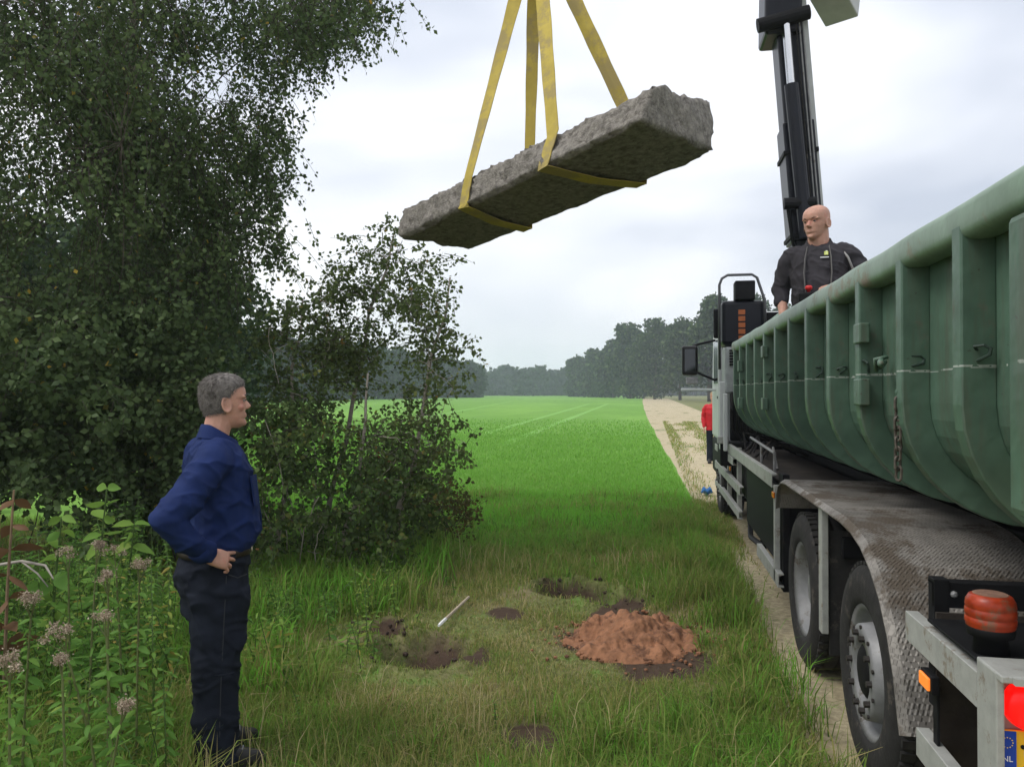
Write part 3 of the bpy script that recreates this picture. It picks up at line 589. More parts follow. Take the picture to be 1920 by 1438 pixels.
for mir in (False, True):
    o_, i_ = sideprof(0, mir), sideprof(-.008, mir)
    for a, b_ in zip(edges[:-1], edges[1:]):
        m = MB(); lst = []
        for (p, q) in zip(o_, i_): lst.append([(p[0], a, p[1]), (p[0], b_, p[1]), (q[0], b_, q[1]), (q[0], a, q[1])])
        o = m.rings(lst).build('side_panel', GRN, SK)
    po = sideprof(.10, mir, ZT-.005); pi_ = sideprof(-.002, mir, ZT-.005); cx_ = CXT
    end = (PX0+RAD+.16, ZB-.005) if not mir else (2*CXT-PX0-RAD-.16, ZB-.005)
    rib = None
    for y in RIBY:
        if rib is None: o = rib = MB().prism(po+[end]+pi_[::-1], -.036, .036, 'y').build('rib', GRN, SK, bevel=.006)
        else: o = rib.copy(); COL.objects.link(o)
        o.location = (0, y, 0)
    rx = .99 if not mir else 2*CXT-.99
    # rounded box rail
    rr_ = [(rx+.058*np.sign(math.cos(a))*abs(math.cos(a))**.55, ZT+.012+.062*np.sign(math.sin(a))*abs(math.sin(a))**.55) for a in np.linspace(0, 2*math.pi, 25)[:-1]] if False else [(rx+.06*math.copysign(abs(math.cos(a))**.6, math.cos(a)), ZT+.01+.062*math.copysign(abs(math.sin(a))**.6, math.sin(a))) for a in np.linspace(0, 2*math.pi, 25)[:-1]]
    m = MB(); yy = np.linspace(Y0-.02, Y1+.03, 60); m.rings([[(x+.002*math.sin(y*9+2), y, z+.0025*math.sin(y*7)) for x, z in rr_] for y in yy])
    o = m.build('top_rail', RAILM, SK, smooth=True)
    px_ = (.922, 1.06) if not mir else (2*CXT-1.06, 2*CXT-.922)
    MB().box(px_[0], px_[1], 1.93, 2.205, 1.40, ZT-.06).build('corner_post', GRN, SK, bevel=.02)
m = MB(); m.box(PX0+RAD, 2*CXT-PX0-RAD, Y0, Y1, ZB-.004, ZB+.006); m.build('floor', GRN, SK)
# front wall stands higher than the sides, with sloped shoulders
MB().prism([(PX0, ZB+.35), (PX0+.3, ZB), (2*CXT-PX0-.3, ZB), (2*CXT-PX0, ZB+.35), (2*CXT-PX0, ZT), (2*CXT-1.5, 2.62), (1.5, 2.62), (PX0, ZT)], Y1, Y1+.03, 'y').build('front_wall', GRN, SK)
MB().tube([(PX0-.02, Y1+.02, ZT), (1.5, Y1+.02, 2.63), (2*CXT-1.5, Y1+.02, 2.63), (2*CXT-PX0+.02, Y1+.02, ZT)], .04, 8).build('front_rail', RAILM, SK, smooth=True)
MB().box(PX0+.02, 2*CXT-PX0-.02, Y0-.02, Y0+.02, ZB+.2, ZT-.02).build('tailgate', GRN, SK, bevel=.01)
for x in (1.75, 2.53): MB().box(x, x+.09, Y0, Y1, 1.105, ZB-.005).build('skid_rail', DGRN, SK, bevel=.01)
for k in range(12): MB().box(1.38, 2*CXT-1.38, 2.5+k*.595, 2.56+k*.595, 1.21, ZB-.006).build('floor_bearer', DGRN, SK)
MB().box(1.42, 1.50, Y0, Y1, 1.20, ZB-.007).build('side_bearer', DGRN, SK, bevel=.01)
# tarpaulin hooks on the ribs
hook = MB().tube([(0, 0, .045), (-.012, -.012, .062), (.012, -.036, .066), (.032, -.040, .05), (.030, -.036, .02), (.008, -.016, .0), (.0, -.002, -.01)], .0075, 6)
hm = hook.mesh('tarp_hook'); hm.materials.append(DGRN)
for k, y in enumerate(RIBY):
    o = bpy.data.objects.new('tarp_hook', hm); COL.objects.link(o); o.parent = SK; o.location = (.975+.01*math.sin(k*5), y-.033, 1.82+.012*math.sin(k*3.1)); o.rotation_euler = (.3*math.sin(k*4.1), .35*math.sin(k*1.7), .8*math.sin(k*2.3)); o.scale = (.8+.15*math.sin(k*2.9), .8, .62+.2*math.sin(k*3.7))
m = MB(); m.tube([(.93, 3.35, 1.835), (.95, 3.42, 1.85), (.97, 3.5, 1.83), (1.0, 3.55, 1.85)], .014, 6).tube([(.955, 3.5, 1.81), (.94, 3.47, 1.86), (.99, 3.46, 1.87)], .009, 6)
m.build('latch', GRN, SK, smooth=True)
for y, z, h in ((3.67, 1.985, .09), (3.67, 1.72, .12), (8.475, 2.0, .12), (8.475, 1.6, .12), (6.69, 2.06, .10), (6.69, 1.62, .10)):
    MB().box(.915, .96, y-.055, y+.055, z-h/2, z+h/2).build('hinge_block', GRN, SK, bevel=.006)
# hanging chain
cb = MB().tube([(.975, 3.16, 1.735), (.95, 3.15, 1.745), (.935, 3.15, 1.72), (.95, 3.15, 1.69), (.98, 3.16, 1.70)], .012, 8).build('chain_ring', GRN, SK, smooth=True)
CH = mat('rusty chain', (.10, .085, .07), .6, .4, 40, metal=.4)
lk = MB().tube([(.013*math.cos(a)*(1), 0, .013*math.sin(a)+(.014 if math.sin(a) > 0 else -.014)) for a in np.linspace(0, 2*math.pi, 15)], .0052, 6, caps=False).mesh('chain_link'); lk.materials.append(CH)
for k in range(8):
    o = bpy.data.objects.new('chain_link', lk); COL.objects.link(o); o.parent = cb; o.location = (.935+.002*math.sin(k*2), 3.15+.002*math.cos(k*3), 1.675-k*.0385); o.rotation_euler = (.1*math.sin(k), .06*math.cos(k*2), (k % 2)*math.pi/2+.5)
# ================================================================== stone slab and slings
from mathutils import noise as mn
def n3(p, s, o=0): return mn.fractal(Vector(p)*s+Vector((o, o*2.3, -o)), .9, 2.1, 4)
cA, cB, cC, cD = dep(1200, 226, 4.2), dep(1344, 288, 4.78), dep(880, 470, 6.6), dep(750, 450, 6.3)
tA, tB, tC, tD = dep(1228, 162, 4.25), dep(1330, 192, 4.86), dep(885, 400, 6.6), dep(752, 396, 6.3)
def slabpt(u, v, w):
    lo = (1-v)*((1-u)*cA+u*cD)+v*((1-u)*cB+u*cC); hi = (1-v)*((1-u)*tA+u*tD)+v*((1-u)*tB+u*tC); return lo*(1-w)+hi*w
def slab_mesh():
    nu, nv, nw = 96, 26, 10; idx = {}; Vs = []; Fs = []
    def vid(i, j, k):
        if (i, j, k) not in idx:
            p = slabpt(i/nu, j/nv, k/nw); c = slabpt(i/nu*.96+.02, .5, .5); n = Vector(p-c).normalized()
            ed = (j in (0, nv))+(k in (0, nw))+(i in (0, nu)); low = k == 0
            q = Vector(p)
            d = .032*n3(q, 1.9)*(.5 if low else 1)+(.035*n3(q, 3.1, 31) if ed >= 2 else 0)+.018*n3(q, 7, 3)*(.3 if low else 1)+(0 if low else .026*abs(n3(q, 20, 5))+.008*n3(q, 40, 5))
            if ed >= 2: d -= .022+.02*abs(n3(q, 5, 9))
            if i < 4 or i > nu-4: d += .03*n3(q, 4, 12)
            Vs.append(q+n*d); idx[(i, j, k)] = len(Vs)-1
        return idx[(i, j, k)]
    for i in range(nu):
        for j in range(nv):
            for k in (0, nw): Fs.append((vid(i, j, k), vid(i+1, j, k), vid(i+1, j+1, k), vid(i, j+1, k)))
        for k in range(nw):
            for j in (0, nv): Fs.append((vid(i, j, k), vid(i+1, j, k), vid(i+1, j, k+1), vid(i, j, k+1)))
    for j in range(nv):
        for k in range(nw):
            for i in (0, nu): Fs.append((vid(i, j, k), vid(i, j+1, k), vid(i, j+1, k+1), vid(i, j, k+1)))
    m = MB(); m.v = [tuple(p) for p in Vs]; m.f = Fs; return m
STONE = mat('rough grey stone', (.215, .198, .176), .95, .4, 26, bump=1, bscale=70, col2=(.12, .108, .097), patch=.52, spec=.12)
slab_mesh().build('stone_slab', STONE, smooth=True, label='long rough grey stone slab hanging tilted in yellow slings', cat='stone slab')
YEL = mat('dirty yellow webbing', (.44, .34, .07), .8, .15, 6, bump=.4, bscale=220, col2=(.33, .26, .10), patch=.48)
def proj_u(px, v):
    best = None
    for u in np.linspace(0, 1, 400):
        p = slabpt(u, v, 0)-CAM; c, s = math.cos(YAW), math.sin(YAW); f_ = -p[0]*s+p[1]*c; r_ = p[0]*c+p[1]*s
        x = 960+FPX*r_/f_
        if best is None or abs(x-px) < best[0]: best = (abs(x-px), u)
    return best[1]
def sling(pl, pr, name, lab, hx, w=.105, top=None):
    ul, ur = proj_u(pl, 0), proj_u(pr, 1); ax = Vector(unit((cD-cA)[None])[0])
    def P(u, v, k, o):
        p = Vector(slabpt(u, v, k)); c = Vector(slabpt(u, .5, .5)); return p+(p-c).normalized()*o
    O = .028; H = HK+Vector((0, 0, -.085))
    pts = [H+ax*hx+Vector((-.012, 0, 0)), P(ul, 0, 1, O*.9), P(ul, 0, .5, O), P(ul, 0, 0, O*.9), P(ul*.5+ur*.5, .5, 0, .034), P(ur, 1, 0, O*.9), P(ur, 1, .5, O), P(ur, 1, 1, O*.9), H+ax*hx+Vector((.012, 0, 0))]
    # widths lie along the slab where it wraps, turned a little at the hook
    P2 = []; W_ = []
    hw = Vector((math.cos(YAW), math.sin(YAW), 0))
    for i in range(len(pts)-1):
        n = 16 if i in (0, len(pts)-2) else 5
        for k in range(n):
            t = k/n; P2.append(pts[i].lerp(pts[i+1], t)); fr = t if i == 0 else (1-t if i == len(pts)-2 else 1)
            W_.append((hw*(1-fr)*.7+ax*-1*(fr if fr > .25 else .25)).normalized())
    P2.append(pts[-1]); W_.append(hw); m = MB(); rs_ = []
    for i, p in enumerate(P2):
        t = (P2[min(i+1, len(P2)-1)]-P2[max(i-1, 0)]).normalized(); wd = (W_[i]-t*W_[i].dot(t)).normalized(); nn = t.cross(wd)
        ww = w*(.55 if i in (0, len(P2)-1) else 1)*(1+.04*math.sin(i*1.7))
        rs_.append([p-wd*ww/2-nn*.003, p-nn*.0045, p+wd*ww/2-nn*.003, p+wd*ww/2+nn*.003, p+nn*.0015, p-wd*ww/2+nn*.003])
    return m.rings(rs_).build(name, YEL, smooth=False, label=lab, cat='sling')
sling(1022, 1200, 'lifting_sling', 'yellow webbing sling round the near, thicker end of the hanging stone slab', -.03)
sling(874, 985, 'lifting_sling', 'yellow webbing sling round the far, lower end of the hanging stone slab', .03)

# ================================================================== people
def remeshed(mb, voxel, it=4, fac=.5):
    o = mb.build('tmp', None); r = o.modifiers.new('r', 'REMESH'); r.mode = 'VOXEL'; r.voxel_size = voxel
    s = o.modifiers.new('s', 'SMOOTH'); s.iterations = it; s.factor = fac
    bpy.context.view_layer.update()
    me = bpy.data.meshes.new_from_object(o.evaluated_get(bpy.context.evaluated_depsgraph_get())); d = o.data; bpy.data.objects.remove(o); bpy.data.meshes.remove(d)
    me.materials.clear(); me.polygons.foreach_set('use_smooth', np.ones(len(me.polygons), bool)); return me
def wrinkle(me, fn):
    n = len(me.vertices); co = np.empty(n*3); nr = np.empty(n*3); me.vertices.foreach_get('co', co); me.vertices.foreach_get('normal', nr)
    co = co.reshape(-1, 3); nr = nr.reshape(-1, 3); co += nr*fn(co)[:, None]; me.vertices.foreach_set('co', co.ravel()); me.update(); return me
def folds(amp, sc=1., zs=1.):
    def f(p):
        x, y, z = p[:, 0]*sc, p[:, 1]*sc, p[:, 2]*sc*zs
        w = x*9+np.sin(z*14+y*8)*.9+np.sin(y*17-z*9)*.7
        a = np.sin(z*33+w*1.3)*np.clip(vnoise(x*3+y*2, z*3, 1.8, 4)+.35, 0, 1)
        b = np.sin((x+z*.8)*48+np.sin(y*20)*1.5)*np.clip(vnoise(y*3-x*2, z*3+x, 2.3, 6), 0, 1)
        c = vnoise(x*2+y*3, z*2-y*2, 5, 9, 2)
        rg = 1-np.abs(vnoise(x*1.5+y*2+z*1.2, z*2.2-x*1.3, 4.2, 14, 2))*2.2; rh = 1-np.abs(vnoise(z*2.5+y, x*2-y*1.5+z, 5.5, 15, 2))*2.2
        return amp*(.5*a+.4*b+.35*c+.75*np.clip(rg, 0, 1)**2+.55*np.clip(rh, 0, 1)**2-.3)
    return f
def oval(cx, cy, z, rf, rb, hw, n=20, e=2.3, tilt=0):
    """horizontal ring: front reach rf and back reach rb along x, half width hw along y"""
    o = []
    for k in range(n):
        a = 2*math.pi*k/n; c, s = math.cos(a), math.sin(a); c_ = math.copysign(abs(c)**(2/e), c); s_ = math.copysign(abs(s)**(2/e), s)
        x = c_*(rf if c > 0 else rb); o.append((cx+x, cy+s_*hw, z+tilt*x))
    return o
def torso(mb, secs, n=24, e=2.3): mb.rings([oval(0, s[4] if len(s) > 4 else 0, s[0], s[2], -s[1], s[3], n, e) for s in secs])
def limb(mb, pts, rad, n=12):
    P = []; Rr = []
    for i in range(len(pts)-1):
        a, b = Vector(pts[i]), Vector(pts[i+1]); k = 4
        for j in range(k):
            P.append(a.lerp(b, j/k)); t = j/k; ra, rb = rad[i], rad[i+1]; Rr.append(ra+(rb-ra)*t)
    P.append(Vector(pts[-1])); Rr.append(rad[-1])
    mb.tube(P, Rr, n)
    mb.ell(pts[0], (rad[0],)*3, 12, 7); mb.ell(pts[-1], (rad[-1],)*3, 12, 7)
    for p, r in zip(pts[1:-1], rad[1:-1]): mb.ell(p, (r*1.0,)*3, 12, 7)
HEAD = [(-.004, .060, .005, .020), (.004, .076, -.005, .030), (.016, .087, -.02, .041), (.030, .087, -.035, .050), (.040, .082, -.045, .054), (.050, .088, -.055, .057), (.062, .087, -.065, .060), (.080, .086, -.078, .066), (.100, .086, -.088, .070), (.118, .083, -.094, .073), (.128, .081, -.097, .074), (.140, .092, -.099, .075), (.155, .092, -.100, .076), (.175, .089, -.099, .076), (.198, .078, -.094, .072), (.218, .058, -.080, .062), (.232, .034, -.056, .045), (.241, .008, -.025, .024)]
def head(mb, M, s=1.0, cheek=1.0):
    def T(p): return M @ (Vector(p)*s)
    rs_ = []
    for z, f, b, w in HEAD: rs_.append([T(p) for p in oval((f+b)/2*0-.004, 0, z, f+.004, -b-.004, w, 28, 2.15 if z < .09 else 2.25)])
    mb.rings(rs_)
    # nose, brow, lips, chin, ears
    ns = []
    for z, f, hw, dp in ((.132, .080, .008, .010), (.118, .088, .009, .014), (.105, .096, .011, .018), (.094, .101, .0145, .020), (.086, .096, .0165, .016), (.081, .090, .012, .010)):
        ns.append([T(p) for p in oval(f-dp*.3, 0, z, dp, dp, hw, 12, 2)])
    mb.rings(ns)
    for sy in (-1, 1):
        mb.ell(T((.073, sy*.033, .1405)), (.013*s, .026*s, .008*s), 12, 7, M.to_3x3())
        mb.ell(T((.056, sy*.045, .092)), (.018*s*cheek, .016*s*cheek, .016*s*cheek), 12, 7, M.to_3x3())
        E_ = [T((-.006+.019*math.cos(a)*(1)-.004*math.sin(a), sy*(.080+.005*math.cos(a+2.6)), .108+.032*math.sin(a)-.003)) for a in np.linspace(0, 2*math.pi, 15)]
        mb.tube(E_, .0055*s, 8); mb.ell(T((-.005, sy*.0745, .108)), (.017*s, .0055*s, .029*s), 12, 7, M.to_3x3()); mb.ell(T((.004, sy*.078, .082)), (.008*s, .0055*s, .009*s), 10, 6, M.to_3x3())
    mb.ell(T((.084, 0, .0575)), (.0095*s, .023*s, .0052*s), 12, 7, M.to_3x3()); mb.ell(T((.083, 0, .0475)), (.0098*s, .020*s, .006*s), 12, 7, M.to_3x3())
    mb.ell(T((.078, 0, .018)), (.014*s, .019*s, .014*s), 12, 7, M.to_3x3())
def eyes(M, parent, s, skin_brow, closed=False):
    for sy in (-1, 1):
        c = M @ (Vector((.0745, sy*.032, .1245))*s)
        MB().ell(c, (.0092*s,)*3, 12, 9).build('eye', mat('eye white', (.30, .25, .23), .3, .05), parent, smooth=True)
        c2 = M @ (Vector((.0815, sy*.0315, .1243))*s); MB().ell(c2, (.0045*s, .0056*s, .0056*s), 10, 7, M.to_3x3()).build('iris', mat('dark iris', (.03, .025, .02), .2, .05), parent, smooth=True)
        pts = [M @ (Vector((x, sy*y, z))*s) for x, y, z in ((.088, .018, .1425), (.087, .032, .1475), (.077, .046, .1455), (.068, .054, .141))]
        MB().tube(pts, [.003*s, .0042*s, .0038*s, .002*s], 6).build('eyebrow', skin_brow, parent, smooth=True)
        up = [M @ (Vector((x, sy*y, z))*s) for x, y, z in ((.081, .020, .128), (.0855, .031, .1315), (.078, .043, .1285))]
        MB().tube(up, [.002*s, .0032*s, .002*s], 6).build('eyelid', SKIN, parent, smooth=True)
def hand(mb, wrist, d, n, s, curl=(.35, .35, .4, .45), sc=1.0, thumb=(.55, .75, -.25), fan=.10, tcurl=.3):
    """d along the hand, n out of its back, s towards the thumb"""
    wrist = Vector(wrist); d = Vector(d).normalized(); n = Vector(n); n = (n-d*n.dot(d)).normalized(); s_ = d.cross(n)
    s_ = s_ if s_.dot(Vector(s)) > 0 else -s_
    def P(a, b, c): return wrist+(d*a+s_*b+n*c)*sc
    rs_ = []
    for a, hw, th, o in ((-.03, .027, .021, 0), (0, .029, .020, 0), (.025, .037, .019, .002), (.055, .042, .0175, .002), (.085, .041, .0145, 0), (.098, .036, .011, 0)):
        rs_.append([P(a, o+hw*math.copysign(abs(math.cos(t))**.8, math.cos(t)), th*math.copysign(abs(math.sin(t))**.9, math.sin(t))) for t in np.linspace(0, 2*math.pi, 17)[:-1]])
    mb.rings(rs_)
    for k, (b, L, r) in enumerate(((.031, .073, .0088), (.010, .081, .0092), (-.011, .075, .0088), (-.030, .058, .0078))):
        p = P(.088, b, 0); dd = (d+s_*fan*(1.5-k)*.8).normalized(); pts = [P(.07, b*.95, 0), p]; rad = [r*1.05*sc, r*1.1*sc]; ang = curl[k]*.45
        for seg, fr in enumerate((.45, .30, .25)):
            ang += curl[k]*(0 if seg == 0 else 1)*.9; v = dd*math.cos(ang)-n*math.sin(ang); p = p+v*(L*fr*sc); pts.append(p); rad.append(r*(1.0, .95, .78)[seg]*sc)
        mb.tube(pts, rad, 8); mb.ell(pts[-1], (rad[-1],)*3, 8, 6); 
        for q, rq in zip(pts[2:-1], rad[2:-1]): mb.ell(q, (rq*1.06,)*3, 8, 6)
    tv = (d*thumb[0]+s_*thumb[1]+n*thumb[2]).normalized(); p = P(.022, .028, -.004); q = p+tv*.042*sc; v2 = (tv+d*tcurl).normalized(); e_ = q+v2*.034*sc; t_ = e_+v2*.014*sc
    mb.tube([P(.012, .015, -.002), p, q, e_, t_], [.015*sc, .0145*sc, .0115*sc, .0105*sc, .007*sc], 8); mb.ell(q, (.0118*sc,)*3, 8, 6); mb.ell(t_, (.0075*sc,)*3, 8, 6)
SKIN = mat('weathered skin', (.49, .27, .20), .5, .14, 24, bump=.15, bscale=200, sss=.2, col2=(.50, .225, .17), patch=.55)
def hairshell(M, s, secs, mat_, parent, name='hair', strands=1500, front=.05):
    """short hair: a shell over the back and top of the skull plus loose strands"""
    m = MB(); rs_ = []
    for z, f, b, w in secs: rs_.append([M @ (Vector(p)*s) for p in oval(-.004, 0, z, f+.004, -b-.004, w, 30, 2.2)])
    m.rings(rs_); me = remeshed(m, .0045, 2)
    wrinkle(me, lambda p: .0022*vnoise(p[:, 0]*.6+p[:, 2]*.6, p[:, 1]*2.5, 40, 3, 2))
    h = link(name, me, mat_, parent, smooth=True)
    n = len(me.polygons); k = RNG.integers(0, n, strands); C_ = np.array([me.polygons[int(i)].center for i in k]); Nn = np.array([me.polygons[int(i)].normal for i in k])
    d = unit(Nn*.45+np.array([-.25, 0, -.55])+RNG.normal(0, .18, (strands, 3))); L = RNG.uniform(.008, .02, strands)[:, None]; sd2 = unit(np.cross(d, RNG.normal(size=(strands, 3))))*.0011
    V = np.stack([C_-sd2, C_+sd2, C_+d*L], 1).reshape(-1, 3); F = np.arange(strands*3).reshape(-1, 3)
    link('strands', np_mesh('strands', V, F), mat_, h); return h

# ---- man in the blue shirt: local x = where he faces, y = his left
p = gnd(400, 1430); FACE = YAW+R(31)
P1 = empty('person', (p[0], p[1], 0), FACE, 'person in a dark blue shirt, hand on hip, seen in profile on the grass', 'person')
b = MB()
HM = Matrix.Translation((.050, 0, 1.553)) @ Matrix.Rotation(R(-2), 4, 'Y') @ Matrix.Rotation(R(-2), 4, 'Z')
head(b, HM, 1.02)
limb(b, [(-.012, 0, 1.44), (.005, 0, 1.53), (.03, 0, 1.63)], [.066, .061, .062])
torso(b, [(.86, -.12, .12, .16), (.97, -.12, .125, .155), (1.10, -.09, .165, .165), (1.22, -.095, .155, .17), (1.34, -.10, .13, .175), (1.43, -.09, .10, .165), (1.48, -.06, .06, .10)])
SH, EL, WR = (-.035, -.185, 1.425), (-.235, -.335, 1.185), (-.075, -.245, 1.015)
limb(b, [SH, EL, WR], [.052, .042, .029]); hand(b, (-.068, -.240, 1.008), (.86, .28, -.34), (.15, -.92, .40), (0, 0, 1), (.35, .5, .75, .85), 1.02, thumb=(.35, .9, -.45), fan=.28)
limb(b, [(-.02, .185, 1.425), (-.05, .235, 1.15), (.0, .225, .90)], [.052, .042, .029]); hand(b, (.003, .224, .885), (.15, -.05, -.97), (.1, .95, .1), (1, 0, 0), (.4,)*4, 1.0)
for sy, fx in ((-1, -.005), (1, .02)): limb(b, [(-.01+fx, sy*.09, .86), (.0+fx, sy*.10, .47), (-.01+fx, sy*.105, .10)], [.085, .06, .045])
body = link('body', remeshed(b, .0042, 3), SKIN, P1)
eyes(HM, body, 1.02, mat('grey brow hair', (.10, .085, .075), .8))
HS = [(.055, -.035, -.075, .052), (.070, -.020, -.088, .064), (.090, -.018, -.098, .0715), (.110, -.015, -.104, .0755), (.130, .022, -.1075, .0785), (.150, .045, -.1085, .0805), (.170, .066, -.1085, .0812), (.190, .082, -.107, .080), (.210, .082, -.100, .075), (.228, .070, -.084, .064), (.242, .045, -.055, .047), (.250, .014, -.022, .022)]
hairshell(HM, 1.02, HS, mat('short grey-brown hair', (.22, .20, .185), .75, .5, 90, col2=(.07, .06, .052), patch=.52, bump=.5, bscale=120, stretch=(.5, 2.5, .5)), body, strands=9000)
SHIRT = mat('dark blue work shirt', (.010, .022, .088), .8, .14, 10, bump=.35, bscale=340, spec=.15)
s = MB(); torso(s, [(.985, -.135, .155, .172), (1.03, -.145, .192, .19), (1.06, -.142, .205, .195), (1.13, -.132, .203, .196), (1.22, -.13, .188, .197), (1.30, -.132, .170, .20), (1.38, -.128, .148, .203), (1.43, -.118, .128, .195), (1.465, -.100, .098, .165), (1.495, -.084, .070, .125), (1.515, -.070, .035, .085)])
limb(s, [(-.025, -.155, 1.425), (-.045, -.20, 1.40), (-.15, -.275, 1.285), (-.245, -.335, 1.185), (-.165, -.30, 1.10), (-.085, -.252, 1.027)], [.086, .083, .072, .062, .056, .047], 16)
limb(s, [(-.02, .165, 1.42), (-.03, .205, 1.36), (-.05, .238, 1.16), (-.03, .232, 1.03), (.0, .225, .915)], [.085, .078, .066, .058, .046], 16)
me = remeshed(s, .0075, 5); wrinkle(me, folds(.0125)); shirt = link('shirt', me, SHIRT, P1)
for rr_, (a_, c_) in enumerate((((-.112, -.269, 1.052), (-.078, -.247, 1.018)), ((-.008, .227, .945), (.0, .225, .905)))): MB().tube([a_, Vector(a_).lerp(Vector(c_), .1), Vector(a_).lerp(Vector(c_), .9), c_], [.046, .0515, .0495, .044], 18).build('cuff', SHIRT, shirt, smooth=True)
cm = MB(); rs_ = []
for t, (z, rf, rb, hw) in enumerate(((1.508, .118, -.088, .104), (1.535, .106, -.078, .086), (1.566, .094, -.068, .070), (1.570, .088, -.064, .066), (1.545, .086, -.064, .068), (1.500, .088, -.068, .078))):
    rs_.append([(x+.012*(0), y, z-.62*(x+.03)*(1 if x > -.03 else .15)-(.012 if t == 0 and x > .06 else 0)) for x, y, _ in oval(.008, 0, 0, rf, -rb, hw, 28, 2.1)])
me = cm.rings(rs_, caps=False).mesh('collar'); link('collar', me, SHIRT, shirt, smooth=True)
MB().prism([(.128, 1.43), (.150, 1.38), (.172, 1.30), (.190, 1.22), (.2055, 1.13), (.2075, 1.06), (.2125, 1.06), (.2105, 1.13), (.195, 1.22), (.177, 1.30), (.155, 1.38), (.133, 1.43)], -.018, .018, 'y').build('button_placket', SHIRT, shirt)
MB().add([(.125, -.155, 1.335), (.165, -.075, 1.335), (.178, -.085, 1.20), (.142, -.165, 1.20)], [(0, 1, 2, 3)]).build('chest_pocket', SHIRT, shirt).modifiers.new('t', 'SOLIDIFY').thickness = .008
TROU = mat('dark navy work trousers', (.012, .015, .024), .85, .3, 9, bump=.35, bscale=300, spec=.12)
t = MB(); torso(t, [(.70, -.13, .125, .175), (.76, -.135, .135, .185), (.84, -.165, .145, .19), (.91, -.16, .146, .185), (.97, -.148, .148, .178), (1.0, -.142, .15, .174)])
for sy, fx in ((-1, 0), (1, .022)):
    rs_ = []
    for z, bk, ft, hw in ((.82, -.145, .14, .088), (.74, -.115, .135, .09), (.60, -.105, .120, .088), (.47, -.108, .095, .085), (.40, -.105, .092, .083), (.25, -.10, .092, .08), (.12, -.092, .09, .08), (.075, -.088, .096, .082), (.045, -.083, .10, .083)): rs_.append(oval(fx, sy*.098, z, ft, -bk, hw, 22, 2.3))
    t.rings(rs_)
t.box(.08, .150, .10, .20, .50, .72)
me = remeshed(t, .008, 5); wrinkle(me, folds(.012, .9, 1.1)); trou = link('trousers', me, TROU, P1)
m = MB(); rs_ = [oval(0, 0, z, f_, b_, w_, 26, 2.3) for z, f_, b_, w_ in ((.972, .150, .150, .178), (.974, .160, .156, .186), (1.010, .163, .153, .184), (1.012, .150, .146, .176))]
m.rings(rs_, caps=False).build('belt', mat('dark brown leather belt', (.022, .016, .012), .5, .3), trou, smooth=True)
MB().box(.158, .170, -.026, .026, .968, 1.016).build('belt_buckle', CHROME, trou, bevel=.004)
th = mat('pale seam thread', (.035, .037, .042), .8)
MB().tube([(.02, -.186, .90), (.012, -.1905, .76), (.006, -.1885, .60), (0, -.186, .47), (-.005, -.181, .25), (-.005, -.181, .08)], .0022, 5).build('side_seam', th, trou)
MB().tube([(-.105, -.11, .475), (-.05, -.172, .47), (.0, -.1865, .465), (.05, -.176, .46), (.09, -.12, .455)], .006, 6).build('knee_seam', TROU, trou, smooth=True)
MB().tube([(.03, -.186, .905), (.07, -.178, .885), (.115, -.15, .89)], .002, 5).build('pocket_seam', th, trou)
SHOE = mat('dusty black shoe leather', (.02, .019, .018), .55, .3, 14)
for sy, fx in ((-1, 0), (1, .03)):
    m = MB(); m.rings([[(x+fx, y+sy*(.105+.10*max(x, 0)), z) for x, y, z in r_] for r_ in (oval(.05, 0, .0, .155, .125, .046, 20, 2.6), oval(.05, 0, .04, .160, .128, .050, 20, 2.5), oval(.045, 0, .065, .145, .12, .047, 20, 2.3), oval(.02, 0, .095, .085, .09, .044, 20, 2.2), oval(.0, 0, .12, .05, .06, .04, 20, 2))])
    sh = link('shoe', remeshed(m, .006, 4), SHOE, P1)
    m = MB(); m.rings([[(x+fx, y+sy*(.105+.10*max(x, 0)), z) for x, y, z in r_] for r_ in (oval(.05, 0, -.004, .160, .13, .050, 24, 2.6), oval(.05, 0, .020, .165, .133, .053, 24, 2.6))]); m.build('sole', RUB, sh)
    MB().tube([(.10+fx, sy*.105-.03, .09), (.11+fx, sy*.115, .10), (.10+fx, sy*.125+.03, .09)], .004, 6).build('lace', mat('grey lace', (.2, .2, .2), .8), sh)

# ---- man standing in the skip, bald, dark grey polo shirt
ph = dep(1517, 385, 6.05); FLOORZ = ZB+.008; H2 = ph[2]-FLOORZ; S2 = H2/1.80
P2_ = empty('person', (max(ph[0], 1.31), ph[1], FLOORZ), YAW+R(-90-24), 'bald person in a dark grey shirt standing in the green skip', 'person'); P2_.scale = (S2,)*3
b = MB(); HM = Matrix.Translation((.022, -.01, 1.530)) @ Matrix.Rotation(R(-30), 4, 'Z') @ Matrix.Rotation(R(4), 4, 'Y') @ Matrix.Diagonal((1.02, 1.12, 1.0, 1))
head(b, HM, 1.07, .6)
limb(b, [(-.02, 0, 1.42), (-.005, 0, 1.50), (.005, -.005, 1.61)], [.085, .078, .076])
torso(b, [(.86, -.12, .12, .16), (.97, -.12, .14, .165), (1.10, -.10, .18, .17), (1.22, -.10, .17, .175), (1.34, -.10, .13, .185), (1.43, -.09, .09, .17), (1.48, -.06, .05, .10)])
RA = [(-.01, -.20, 1.42), (-.03, -.275, 1.16), (.10, -.245, .945)]; LA = [(-.01, .20, 1.42), (.0, .32, 1.255), (.22, .15, 1.14)]
limb(b, RA, [.056, .047, .032]); limb(b, LA, [.056, .047, .032])
hand(b, (.105, -.243, .932), (.35, .15, -.92), (.55, -.75, .1), (.6, .6, .2), (.5, .55, .65, .7), 1.05, fan=.12)
